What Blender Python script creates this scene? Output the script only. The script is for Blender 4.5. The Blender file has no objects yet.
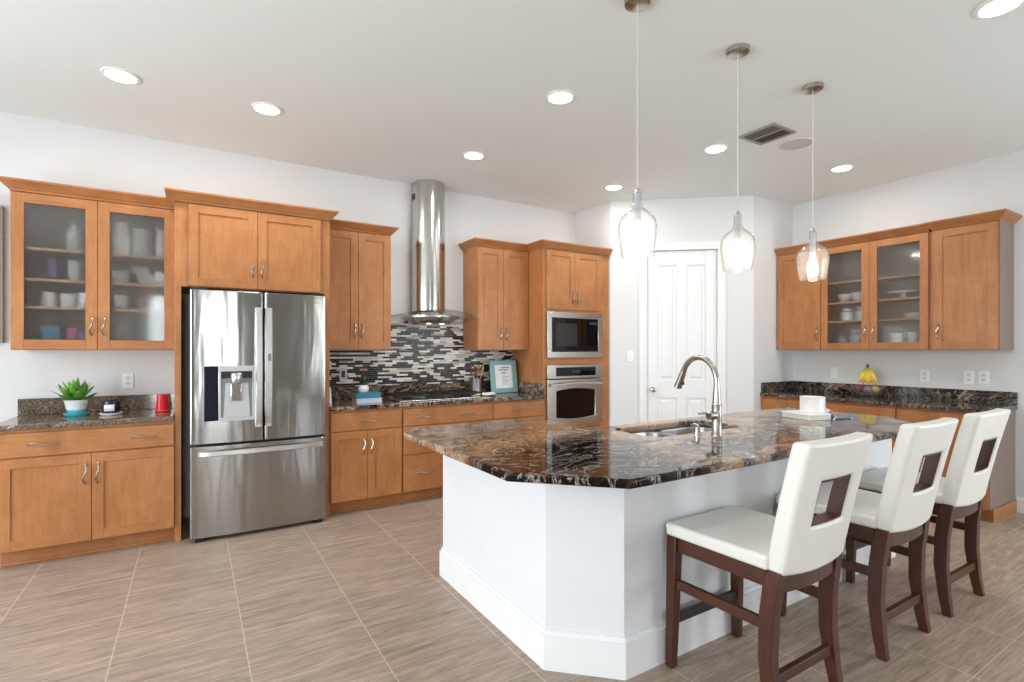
import bpy, bmesh, math, random
from mathutils import Vector, Matrix
random.seed(7)
R = math.radians
PI = math.pi
SC = bpy.context.scene
COL = SC.collection

# ------------------------------------------------------------------ camera, world, light, exposure
F_PX = 515.5
YAW = math.atan(319 / 515.5)
cam_d = bpy.data.cameras.new('camera')
cam = bpy.data.objects.new('camera', cam_d)
COL.objects.link(cam)
cam.location = (0, 0, 1.37)
cam.rotation_euler = (PI / 2, 0, -YAW)
cam_d.sensor_fit = 'HORIZONTAL'
cam_d.sensor_width = 36.0
cam_d.lens = F_PX / 1024 * 36.0
cam_d.shift_y = 9 / 1024
cam_d.clip_start = 0.05
SC.camera = cam

SC.view_settings.view_transform = 'Standard'
SC.view_settings.look = 'None'
SC.view_settings.gamma = 1.0
SC.view_settings.use_curve_mapping = False
SC.view_settings.exposure = 0.22

world = bpy.data.worlds.new('sky')
SC.world = world
world.use_nodes = True
wn = world.node_tree.nodes
wn['Background'].inputs[0].default_value = (0.80, 0.90, 1.0, 1)
wn['Background'].inputs[1].default_value = 1.0

SC.cycles.max_bounces = 10
SC.cycles.diffuse_bounces = 6
SC.cycles.glossy_bounces = 5
SC.cycles.transmission_bounces = 8
SC.cycles.transparent_max_bounces = 12
SC.cycles.sample_clamp_indirect = 6.0
SC.cycles.use_denoising = True

LIGHT_LEFT, LIGHT_REAR, FILL_RIGHT = 98.0, 50.0, 58.0      # watts; rear is per square metre of window; right is added fill
DOWNLIGHT = 6.0


def window_light(name, loc, rot, sx, sy, power, color=(0.93, 0.97, 1.0)):
    d = bpy.data.lights.new(name, 'AREA')
    d.shape = 'RECTANGLE'
    d.size, d.size_y = sx, sy
    d.energy = power
    d.color = color
    o = bpy.data.objects.new(name, d)
    COL.objects.link(o)
    o.location = loc
    o.rotation_euler = rot
    return o


# room numbers (metres)
WY = 4.985          # back wall
WX = 5.93           # right wall
LX = -2.9           # left wall
RY = -3.4           # rear wall, behind the camera
CH = 3.05           # ceiling
REAR_WINDOWS = [(-0.8, -0.2), (3.85, 4.15), (4.85, 5.8)]  # the last one is added as frontal fill
RIGHT_FILL_WINDOWS = [(-2.9, -0.5)]  # added, unseen: lights the back wall from the right
LEFT_WINDOWS = [(-0.5, 1.4), (1.8, 3.7)]
for a, b in REAR_WINDOWS:
    window_light('rear_daylight_and_fill', ((a + b) / 2, RY - 0.25, 1.35), (R(90), 0, 0), b - a, 2.3, LIGHT_REAR * (b - a) * 2.3)
for a, b in LEFT_WINDOWS:
    window_light('left_daylight', (LX - 0.25, (a + b) / 2, 1.35), (0, R(-90), 0), 2.3, b - a, LIGHT_LEFT)

for a, b in RIGHT_FILL_WINDOWS:
    window_light('right_fill_light', (WX + 0.25, (a + b) / 2, 1.35), (0, R(90), 0), 2.3, b - a, FILL_RIGHT)  # fill behind the added right-wall window

# ------------------------------------------------------------------ materials
def lin(c):
    c = c / 255
    return c / 12.92 if c <= 0.04045 else ((c + 0.055) / 1.055) ** 2.4


def rgb(r, g, b):
    return (lin(r), lin(g), lin(b), 1)


class NT:
    def __init__(self, name):
        self.m = bpy.data.materials.new(name)
        self.m.use_nodes = True
        self.t = self.m.node_tree
        self.b = self.t.nodes['Principled BSDF']
        self.out = self.t.nodes['Material Output']

    def n(self, kind, **kw):
        x = self.t.nodes.new(kind)
        for k, v in kw.items():
            setattr(x, k, v)
        return x

    def l(self, a, b):
        self.t.links.new(a, b)

    def setb(self, **kw):
        for k, v in kw.items():
            self.b.inputs[k.replace('_', ' ')].default_value = v

    def coords(self, scale=(1, 1, 1), rot=(0, 0, 0), kind='Object', loc=(0, 0, 0)):
        tc = self.n('ShaderNodeTexCoord')
        mp = self.n('ShaderNodeMapping')
        mp.inputs['Scale'].default_value = scale
        mp.inputs['Rotation'].default_value = rot
        mp.inputs['Location'].default_value = loc
        self.l(tc.outputs[kind], mp.inputs['Vector'])
        return mp.outputs['Vector']

    def noise(self, vec, scale=5, detail=4, rough=0.5, dist=0.0):
        x = self.n('ShaderNodeTexNoise')
        x.inputs['Scale'].default_value = scale
        x.inputs['Detail'].default_value = detail
        x.inputs['Roughness'].default_value = rough
        x.inputs['Distortion'].default_value = dist
        if vec is not None:
            self.l(vec, x.inputs['Vector'])
        return x

    def ramp(self, fac, stops, mode='LINEAR'):
        x = self.n('ShaderNodeValToRGB')
        x.color_ramp.interpolation = mode
        e = x.color_ramp.elements
        while len(e) < len(stops):
            e.new(0.5)
        for i, (p, c) in enumerate(stops):
            e[i].position = p
            e[i].color = c
        self.l(fac, x.inputs['Fac'])
        return x.outputs['Color']

    def mix(self, fac, a, b, mode='MIX'):
        x = self.n('ShaderNodeMix', data_type='RGBA', blend_type=mode)
        for sock, v in ((x.inputs[0], fac), (x.inputs[6], a), (x.inputs[7], b)):
            if isinstance(v, (int, float, tuple)):
                sock.default_value = v
            else:
                self.l(v, sock)
        return x.outputs[2]

    def sheen(self, lo, hi):
        """reflection that grows towards grazing angles, alike from both sides of a thin pane"""
        lw = self.n('ShaderNodeLayerWeight')
        p = self.n('ShaderNodeMath', operation='POWER')
        p.inputs[1].default_value = 4.0
        self.l(lw.outputs['Facing'], p.inputs[0])
        m = self.n('ShaderNodeMath', operation='MULTIPLY_ADD')
        m.inputs[1].default_value = hi
        m.inputs[2].default_value = lo
        self.l(p.outputs[0], m.inputs[0])
        return m

    def bump(self, h, strength=0.1, dist=0.01):
        x = self.n('ShaderNodeBump')
        x.inputs['Strength'].default_value = strength
        x.inputs['Distance'].default_value = dist
        self.l(h, x.inputs['Height'])
        self.l(x.outputs['Normal'], self.b.inputs['Normal'])


def plain(name, col, rough=0.5, metal=0.0, spec=0.5, var=0.04, **kw):
    t = NT(name)
    t.setb(Roughness=rough, Metallic=metal)
    t.b.inputs['Specular IOR Level'].default_value = spec
    if var:
        nz = t.noise(t.coords(), 14, 3)
        c = t.ramp(nz.outputs['Fac'], [(0.3, tuple(x * (1 - var) for x in col[:3]) + (1,)),
                                       (0.7, tuple(min(1, x * (1 + var)) for x in col[:3]) + (1,))])
        t.l(c, t.b.inputs['Base Color'])
    else:
        t.setb(Base_Color=col)
    for k, v in kw.items():
        t.b.inputs[k.replace('_', ' ')].default_value = v
    return t.m


def wall_paint(name, col, rough=0.75):
    t = NT(name)
    nz = t.noise(t.coords(), 90, 3)
    c = t.mix(0.5, col, t.ramp(nz.outputs['Fac'], [(0.3, tuple(x * 0.985 for x in col[:3]) + (1,)), (0.7, col)]))
    t.l(c, t.b.inputs['Base Color'])
    t.setb(Roughness=rough)
    t.b.inputs['Specular IOR Level'].default_value = 0.25
    t.bump(nz.outputs['Fac'], 0.05, 0.002)
    return t.m


def wood(name, grain='z', light=(190, 130, 80), dark=(154, 98, 56), rough=0.38):
    t = NT(name)
    s = {'z': (9, 9, 0.9), 'x': (0.9, 9, 9), 'y': (9, 0.9, 9)}[grain]
    v = t.coords(s)
    n1 = t.noise(v, 5, 6, 0.6, 0.4)
    fine = t.noise(t.coords(tuple(x * 6 for x in s)), 6, 3, 0.6)
    blotch = t.noise(t.coords((2.2, 2.2, 1.6)), 2.6, 3, 0.5, 0.8)
    c = t.ramp(n1.outputs['Fac'], [(0.32, rgb(*dark)), (0.68, rgb(*light))])
    c2 = t.ramp(blotch.outputs['Fac'], [(0.3, rgb(158, 100, 58)), (0.7, rgb(192, 134, 86))])
    c = t.mix(0.55, c, c2)
    c = t.mix(0.14, c, t.ramp(fine.outputs['Fac'], [(0.35, rgb(104, 60, 34)), (0.6, rgb(192, 134, 86))]))
    t.l(c, t.b.inputs['Base Color'])
    t.setb(Roughness=rough)
    t.b.inputs['Specular IOR Level'].default_value = 0.4
    t.bump(fine.outputs['Fac'], 0.03, 0.001)
    return t.m


def granite(name, loc=(0, 0, 0), scale=1.0, tone='dark', rot=(0, 0, 0.3)):
    t = NT(name)
    v = t.coords((scale,) * 3, rot, loc=loc)
    warp = t.noise(v, 1.5, 4, 0.55, 1.6)
    add = t.n('ShaderNodeVectorMath', operation='MULTIPLY_ADD')
    add.inputs[1].default_value = (1.3, 1.3, 1.3)
    t.l(warp.outputs['Color'], add.inputs[0])
    t.l(v, add.inputs[2])
    flow = t.noise(add.outputs[0], 2.2, 8, 0.66, 1.2)
    streak = t.noise(add.outputs[0], 6.5, 7, 0.68, 2.4)
    grit = t.noise(v, 55, 5, 0.7)
    black, brown, rust = rgb(22, 19, 18), rgb(74, 52, 40), rgb(128, 80, 48)
    tan, cream, grey = rgb(176, 150, 124), rgb(215, 202, 186), rgb(120, 116, 112)
    if tone == 'dark':
        st = [(0.30, tan), (0.36, rust), (0.40, tan), (0.44, brown), (0.47, black), (0.54, black), (0.57, tan), (0.60, brown), (0.63, grey), (0.67, tan), (0.72, brown)]
    elif tone == 'darker':
        st = [(0.30, brown), (0.36, tan), (0.42, brown), (0.47, black), (0.60, black), (0.64, brown), (0.69, grey), (0.75, tan), (0.8, brown)]
    else:
        st = [(0.30, brown), (0.37, grey), (0.42, tan), (0.455, brown), (0.48, grey), (0.51, black), (0.53, tan), (0.56, brown), (0.60, grey), (0.65, cream), (0.70, brown), (0.76, grey)]
    c = t.ramp(flow.outputs['Fac'], st)
    # light mineral veins
    vein = t.ramp(streak.outputs['Fac'], [(0.475, (0, 0, 0, 1)), (0.497, (1, 1, 1, 1)), (0.503, (1, 1, 1, 1)), (0.525, (0, 0, 0, 1))])
    c = t.mix(vein, c, t.mix(0.55, c, cream))
    # a second tone of swirls
    sw = t.ramp(streak.outputs['Fac'], [(0.58, (0, 0, 0, 1)), (0.66, (1, 1, 1, 1))])
    c = t.mix(sw, c, t.mix(0.6, c, tan if tone != 'darker' else grey))
    gr = t.ramp(grit.outputs['Fac'], [(0.36, rgb(25, 20, 18)), (0.5, rgb(128, 128, 128)), (0.66, rgb(235, 222, 205))])
    c = t.mix(0.75 if tone == 'speckled' else 0.35, c, t.mix(1.0, c, gr, 'OVERLAY'))
    t.l(c, t.b.inputs['Base Color'])
    t.setb(Roughness=0.07)
    t.b.inputs['Specular IOR Level'].default_value = 0.5
    return t.m


def island_granite():
    """tan and rust bands sweep along the left end, black with white veins in the middle, pink-grey round the sink"""
    t = NT('island_granite')
    v = t.coords()
    warp = t.noise(v, 0.9, 4, 0.5, 1.2)
    add = t.n('ShaderNodeVectorMath', operation='MULTIPLY_ADD')
    add.inputs[1].default_value = (1.1, 1.1, 1.1)
    t.l(warp.outputs['Color'], add.inputs[0])
    t.l(v, add.inputs[2])
    flow = t.noise(add.outputs[0], 1.5, 9, 0.64, 0.9)
    st1 = t.n('ShaderNodeMapping')
    st1.inputs['Scale'].default_value = (1.0, 3.4, 1)
    st1.inputs['Rotation'].default_value = (0, 0, R(-38))
    t.l(add.outputs[0], st1.inputs['Vector'])
    streak = t.noise(st1.outputs['Vector'], 3.2, 9, 0.68, 1.0)
    grit = t.noise(v, 60, 5, 0.7)
    black, brown, rust = rgb(20, 17, 17), rgb(70, 50, 40), rgb(132, 84, 50)
    tan, cream, grey = rgb(172, 142, 110), rgb(222, 212, 200), rgb(120, 116, 114)
    pink = rgb(178, 150, 130)
    dark = t.ramp(flow.outputs['Fac'], [(0.30, tan), (0.34, rust), (0.38, black), (0.42, brown), (0.45, black), (0.57, black), (0.60, rust), (0.63, black), (0.67, tan), (0.72, black)])
    warm = t.ramp(streak.outputs['Fac'], [(0.32, black), (0.37, tan), (0.43, rust), (0.47, tan), (0.505, brown), (0.53, black), (0.56, tan), (0.62, rgb(188, 160, 128)), (0.70, rgb(96, 82, 70))])
    pale = t.ramp(flow.outputs['Fac'], [(0.28, grey), (0.38, pink), (0.44, tan), (0.47, black), (0.49, grey), (0.53, black), (0.56, grey), (0.61, pink), (0.72, rgb(60, 54, 52))])
    # where the three characters of the slab lie (metres on the slab), with ragged borders
    sep = t.n('ShaderNodeSeparateXYZ')
    t.l(v, sep.inputs[0])
    big = t.noise(v, 2.1, 4, 0.6, 0.6)

    def field(ax, ay, c0, soft, wob):
        m1 = t.n('ShaderNodeMath', operation='MULTIPLY')
        m1.inputs[1].default_value = ax
        t.l(sep.outputs[0], m1.inputs[0])
        m2 = t.n('ShaderNodeMath', operation='MULTIPLY_ADD')
        m2.inputs[1].default_value = ay
        t.l(sep.outputs[1], m2.inputs[0])
        t.l(m1.outputs[0], m2.inputs[2])
        m3 = t.n('ShaderNodeMath', operation='MULTIPLY_ADD')
        m3.inputs[1].default_value = wob
        t.l(big.outputs['Fac'], m3.inputs[0])
        t.l(m2.outputs[0], m3.inputs[2])
        mr = t.n('ShaderNodeMapRange')
        mr.inputs['From Min'].default_value = c0 + wob / 2 - soft
        mr.inputs['From Max'].default_value = c0 + wob / 2 + soft
        t.l(m3.outputs[0], mr.inputs['Value'])
        return mr.outputs[0]
    f_warm = field(-0.30, 1.0, 0.52, 0.10, 0.7)      # back-left of the slab
    f_pale = field(1.0, 0.0, 0.55, 0.12, 0.8)        # from the sink to the right
    c = t.mix(f_pale, dark, pale)
    c = t.mix(f_warm, c, warm)
    vein = t.ramp(streak.outputs['Fac'], [(0.486, (0, 0, 0, 1)), (0.499, (1, 1, 1, 1)), (0.501, (1, 1, 1, 1)), (0.514, (0, 0, 0, 1))])
    c = t.mix(vein, c, t.mix(0.8, c, cream))
    gr = t.ramp(grit.outputs['Fac'], [(0.36, rgb(25, 20, 18)), (0.5, rgb(128, 128, 128)), (0.66, rgb(235, 222, 205))])
    c = t.mix(0.3, c, t.mix(1.0, c, gr, 'OVERLAY'))
    t.l(c, t.b.inputs['Base Color'])
    t.setb(Roughness=0.06)
    t.b.inputs['Specular IOR Level'].default_value = 0.2
    return t.m


def floor_tiles():
    t = NT('floor_tiles')
    v = t.coords(loc=(-0.722 + 0.515 * 8, -0.82 + 0.503 * 12, 0))
    br = t.n('ShaderNodeTexBrick', offset=0.0, squash=1.0)
    t.l(v, br.inputs['Vector'])
    for k, val in (('Scale', 1.0), ('Mortar Size', 0.0), ('Mortar Smooth', 0.0), ('Bias', 0.0), ('Brick Width', 0.515), ('Row Height', 0.503)):
        br.inputs[k].default_value = val
    br.inputs['Color1'].default_value = (0, 0, 0, 1)
    br.inputs['Color2'].default_value = (1, 1, 1, 1)
    br.inputs['Mortar'].default_value = (0.5, 0.5, 0.5, 1)
    # each tile takes its own cut of the veining
    tc = t.n('ShaderNodeTexCoord')
    off = t.n('ShaderNodeVectorMath', operation='MULTIPLY_ADD')
    off.inputs[1].default_value = (5.0, 9.0, 0)
    t.l(br.outputs['Color'], off.inputs[0])
    t.l(tc.outputs['Object'], off.inputs[2])
    mp = t.n('ShaderNodeMapping')
    mp.inputs['Scale'].default_value = (1.2, 15, 1)
    mp.inputs['Rotation'].default_value = (0, 0, R(7))
    t.l(off.outputs[0], mp.inputs['Vector'])
    vein = t.noise(mp.outputs[0], 2.2, 8, 0.68, 0.7)
    mp2 = t.n('ShaderNodeMapping')
    mp2.inputs['Scale'].default_value = (3.2, 52, 1)
    mp2.inputs['Rotation'].default_value = (0, 0, R(5))
    t.l(off.outputs[0], mp2.inputs['Vector'])
    fine = t.noise(mp2.outputs[0], 2.5, 5, 0.7, 0.4)
    c = t.ramp(vein.outputs['Fac'], [(0.30, rgb(138, 119, 102)), (0.42, rgb(180, 162, 144)), (0.56, rgb(201, 184, 166)), (0.70, rgb(220, 207, 191))])
    cf = t.ramp(fine.outputs['Fac'], [(0.34, rgb(112, 96, 84)), (0.47, rgb(182, 163, 146)), (0.64, rgb(218, 207, 195))])
    c = t.mix(0.34, c, cf)
    tint = t.ramp(br.outputs['Color'], [(0.0, rgb(122, 122, 122)), (1.0, rgb(134, 133, 132))])
    c = t.mix(0.6, c, t.mix(1.0, c, tint, 'OVERLAY'))
    sp_ = t.n('ShaderNodeSeparateXYZ')
    t.l(v, sp_.inputs[0])

    def joint(axis, pitch, half):
        d = t.n('ShaderNodeMath', operation='PINGPONG')      # distance to the nearest joint
        d.inputs[1].default_value = pitch / 2
        t.l(sp_.outputs[axis], d.inputs[0])
        m = t.n('ShaderNodeMath', operation='LESS_THAN')
        m.inputs[1].default_value = half
        t.l(d.outputs[0], m.inputs[0])
        return m
    jx, jy = joint(0, 0.515, 0.0024), joint(1, 0.503, 0.0017)
    jm = t.n('ShaderNodeMath', operation='MAXIMUM')
    t.l(jx.outputs[0], jm.inputs[0])
    t.l(jy.outputs[0], jm.inputs[1])
    js = t.n('ShaderNodeMath', operation='MULTIPLY')
    js.inputs[1].default_value = 0.75
    t.l(jm.outputs[0], js.inputs[0])
    c = t.mix(js.outputs[0], c, rgb(208, 192, 174))
    t.l(c, t.b.inputs['Base Color'])
    t.setb(Roughness=0.42)
    t.b.inputs['Specular IOR Level'].default_value = 0.4
    inv = t.n('ShaderNodeMath', operation='SUBTRACT')
    inv.inputs[0].default_value = 1
    t.l(jm.outputs[0], inv.inputs[1])
    t.bump(inv.outputs[0], 0.25, 0.002)
    return t.m


def mosaic():
    t = NT('mosaic_tile')
    tc = t.n('ShaderNodeTexCoord')
    sep = t.n('ShaderNodeSeparateXYZ')
    t.l(tc.outputs['Object'], sep.inputs[0])
    cmb = t.n('ShaderNodeCombineXYZ')
    t.l(sep.outputs[0], cmb.inputs[0])
    t.l(sep.outputs[2], cmb.inputs[1])
    br = t.n('ShaderNodeTexBrick', offset=0.37, offset_frequency=3, squash=0.62, squash_frequency=2)
    t.l(cmb.outputs[0], br.inputs['Vector'])
    for k, val in (('Scale', 1.0), ('Mortar Size', 0.0011), ('Mortar Smooth', 0.0), ('Bias', 0.0), ('Brick Width', 0.118), ('Row Height', 0.0195)):
        br.inputs[k].default_value = val
    br.inputs['Color1'].default_value = (0, 0, 0, 1)
    br.inputs['Color2'].default_value = (1, 1, 1, 1)
    br.inputs['Mortar'].default_value = (0.5, 0.5, 0.5, 1)
    c = t.ramp(br.outputs['Color'], [(0.0, rgb(16, 14, 15)), (0.40, rgb(178, 173, 170)), (0.47, rgb(226, 222, 218)), (0.58, rgb(24, 20, 20)),
                                     (0.65, rgb(206, 202, 199)), (0.78, rgb(240, 237, 234)), (0.90, rgb(188, 162, 142)), (0.95, rgb(92, 78, 70))], 'CONSTANT')
    c = t.mix(br.outputs['Fac'], c, rgb(150, 146, 142))
    t.l(c, t.b.inputs['Base Color'])
    rg = t.ramp(br.outputs['Color'], [(0.0, (0.22,) * 3 + (1,)), (0.40, (0.4,) * 3 + (1,)), (0.58, (0.2,) * 3 + (1,)), (0.65, (0.4,) * 3 + (1,))], 'CONSTANT')
    t.l(rg, t.b.inputs['Roughness'])
    t.b.inputs['Specular IOR Level'].default_value = 0.22
    inv = t.n('ShaderNodeMath', operation='SUBTRACT')
    inv.inputs[0].default_value = 1
    t.l(br.outputs['Fac'], inv.inputs[1])
    t.bump(inv.outputs[0], 0.3, 0.001)
    return t.m


def steel(name, col=(0.62, 0.62, 0.61, 1), rough=0.22, grain='x', wave=0.0):
    t = NT(name)
    s = {'x': (1.5, 120, 120), 'z': (120, 120, 1.5), 'n': (30, 30, 30)}[grain]
    br = t.noise(t.coords(s), 4, 3, 0.6)
    c = t.ramp(br.outputs['Fac'], [(0.3, tuple(x * 0.93 for x in col[:3]) + (1,)), (0.7, tuple(min(1, x * 1.06) for x in col[:3]) + (1,))])
    t.l(c, t.b.inputs['Base Color'])
    t.setb(Metallic=1.0, Roughness=rough)
    if wave:
        w = t.noise(t.coords((5.0, 5.0, 0.75)), 1.6, 2, 0.45, 0.2)
        t.bump(w.outputs['Fac'], wave, 0.03)
    return t.m


def frosted(name, rough, clear, haze):
    """obscure glass: rough transmission, some clear passage, a little scattering"""
    t = NT(name)
    nt = t.t
    nt.nodes.remove(t.b)
    rf = t.n('ShaderNodeBsdfRefraction')
    rf.inputs['IOR'].default_value = 1.25
    rf.inputs['Roughness'].default_value = rough
    rf.inputs['Color'].default_value = (0.93, 0.94, 0.94, 1)
    tr = t.n('ShaderNodeBsdfTransparent')
    tr.inputs['Color'].default_value = (0.95, 0.96, 0.96, 1)
    m1 = t.n('ShaderNodeMixShader')
    m1.inputs[0].default_value = clear
    t.l(rf.outputs[0], m1.inputs[1])
    t.l(tr.outputs[0], m1.inputs[2])
    df = t.n('ShaderNodeBsdfDiffuse')
    df.inputs['Color'].default_value = rgb(190, 190, 186)
    m2 = t.n('ShaderNodeMixShader')
    m2.inputs[0].default_value = haze
    t.l(m1.outputs[0], m2.inputs[1])
    t.l(df.outputs[0], m2.inputs[2])
    gl = t.n('ShaderNodeBsdfGlossy')
    gl.inputs['Roughness'].default_value = 0.06
    fr = t.sheen(0.04, 0.5)
    m3 = t.n('ShaderNodeMixShader')
    t.l(fr.outputs[0], m3.inputs[0])
    t.l(m2.outputs[0], m3.inputs[1])
    t.l(gl.outputs[0], m3.inputs[2])
    t.l(m3.outputs[0], t.out.inputs['Surface'])
    return t.m


def thin_glass(name, tint=(0.97, 0.98, 0.98, 1), dirt=0.03, edge=0.5, rim=1.0):
    t = NT(name)
    t.t.nodes.remove(t.b)
    tr = t.n('ShaderNodeBsdfTransparent')
    t.l(t.mix(t.sheen(0.0, 1.0).outputs[0], tint, tuple(c * rim for c in tint[:3]) + (1,)), tr.inputs['Color'])
    gl = t.n('ShaderNodeBsdfGlossy')
    gl.inputs['Roughness'].default_value = 0.03
    fr = t.sheen(0.03, edge)
    m = t.n('ShaderNodeMixShader')
    t.l(fr.outputs[0], m.inputs[0])
    t.l(tr.outputs[0], m.inputs[1])
    t.l(gl.outputs[0], m.inputs[2])
    df = t.n('ShaderNodeBsdfTranslucent')
    df.inputs['Color'].default_value = (0.9, 0.9, 0.88, 1)
    m2 = t.n('ShaderNodeMixShader')
    m2.inputs[0].default_value = dirt
    t.l(m.outputs[0], m2.inputs[1])
    t.l(df.outputs[0], m2.inputs[2])
    t.l(m2.outputs[0], t.out.inputs['Surface'])
    return t.m


def emit(name, col, strength):
    t = NT(name)
    t.setb(Base_Color=(0.9, 0.9, 0.9, 1))
    t.b.inputs['Emission Color'].default_value = col
    t.b.inputs['Emission Strength'].default_value = strength
    return t.m


M = {}
M['wall'] = wall_paint('wall_paint', rgb(222, 223, 224))
M['wall_reflect_dark'] = wall_paint('darkened_rear_paint', rgb(150, 144, 136))  # unseen rear wall, darkened so the fridge reflects greyer
M['ceiling'] = wall_paint('ceiling_paint', rgb(233, 238, 237))
M['trim'] = plain('white_trim', rgb(236, 237, 239), 0.4, var=0.01)
M['island'] = plain('island_white', rgb(226, 229, 233), 0.45, var=0.01)
M['floor'] = floor_tiles()
M['woodv'] = wood('maple_upright', 'z')
M['woodh'] = wood('maple_level', 'x', (182, 122, 74), (146, 91, 52))
M['woodi'] = wood('cabinet_lining', 'x', (205, 170, 140), (188, 150, 120), 0.5)
M['end_sheen'] = plain('greige_window_sheen', rgb(132, 114, 106), 0.4)  # maple ends with grey window sheen put into the colour
M['lining'] = plain('cabinet_interior', rgb(158, 142, 128), 0.6)
M['granite_left'] = granite('granite_speckled', (3, 1, 0), 2.6, 'speckled')
M['granite_range'] = granite('granite_range', (0, 5, 0), 1.1, 'dark')
M['granite_right'] = granite('granite_right', (7, 2, 0), 0.95, 'darker')
M['granite_island'] = island_granite()
M['mosaic'] = mosaic()
M['fridge'] = steel('fridge_steel', (0.42, 0.42, 0.41, 1), 0.17, 'x', 0.17)
M['steel'] = steel('brushed_steel', (0.60, 0.59, 0.57, 1), 0.24, 'x')
M['steelv'] = steel('chimney_steel', (0.58, 0.57, 0.55, 1), 0.2, 'z')
M['handle_steel'] = steel('handle_steel', (0.72, 0.72, 0.71, 1), 0.34, 'n')
M['nickel'] = steel('satin_nickel', (0.46, 0.43, 0.39, 1), 0.26, 'n')
M['chrome'] = steel('bright_chrome', (0.75, 0.75, 0.76, 1), 0.12, 'n')
M['sink_steel'] = steel('sink_steel', (0.46, 0.46, 0.47, 1), 0.3, 'n')
M['bowl_glass'] = thin_glass('bowl_glass', (0.93, 0.94, 0.94, 1), dirt=0.08, edge=0.5, rim=0.4)
M['black'] = plain('black_plastic', rgb(18, 18, 19), 0.35, var=0.0)
M['iron'] = plain('cast_iron', rgb(22, 22, 23), 0.6)
M['black_glass'] = plain('black_glass', rgb(10, 10, 12), 0.04, var=0.0)
M['grey_plastic'] = plain('grey_plastic', rgb(128, 130, 132), 0.35, 0.2)
M['pale_plastic'] = plain('pale_plastic', rgb(186, 188, 190), 0.4, 0.1)
M['screen'] = plain('display_glass', rgb(24, 30, 42), 0.05, var=0.0)
M['frost'] = frosted('frosted_glass', 0.36, 0.2, 0.05)
M['seedy'] = frosted('obscure_glass', 0.10, 0.5, 0.04)
M['glass'] = thin_glass('clear_glass', (0.985, 0.985, 0.985, 1), dirt=0.06, edge=0.3, rim=0.35)
M['hood_glass'] = thin_glass('hood_glass', (0.86, 0.88, 0.88, 1), 0.02)
M['window_glass'] = thin_glass('window_glass', dirt=0.0)
M['leather'] = plain('white_leather', rgb(228, 226, 220), 0.38, var=0.015)
M['walnut'] = wood('dark_walnut', 'z', (92, 50, 36), (66, 34, 25), 0.33)
M['walnuth'] = wood('dark_walnut_rail', 'x', (92, 50, 36), (66, 34, 25), 0.33)
M['ceramic'] = plain('white_ceramic', rgb(240, 240, 240), 0.2, var=0.0)
M['plastic_w'] = plain('white_plastic', rgb(240, 240, 238), 0.35, var=0.0)
M['slot'] = plain('socket_slot', rgb(60, 60, 60), 0.6, var=0.0)
M['lamp'] = emit('lamp_disc', (1.0, 0.96, 0.90, 1), 14.0)
M['bulb'] = emit('glowing_bulb', (1.0, 0.88, 0.70, 1), 14.0)
for nm in ('dark_walnut', 'dark_walnut_rail'):
    nt_ = bpy.data.materials[nm].node_tree
    for nd in nt_.nodes:                      # the walnut has no maple blotches
        if nd.type == 'VALTORGB' and nd.color_ramp.elements[-1].color[0] > 0.3:
            nd.color_ramp.elements[0].color = rgb(50, 27, 20)
            nd.color_ramp.elements[-1].color = rgb(82, 48, 36)


def tone(name, r, g, b, rough=0.4):
    if name not in M:
        M[name] = plain(name, rgb(r, g, b), rough, var=0.03)
    return M[name]


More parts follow.
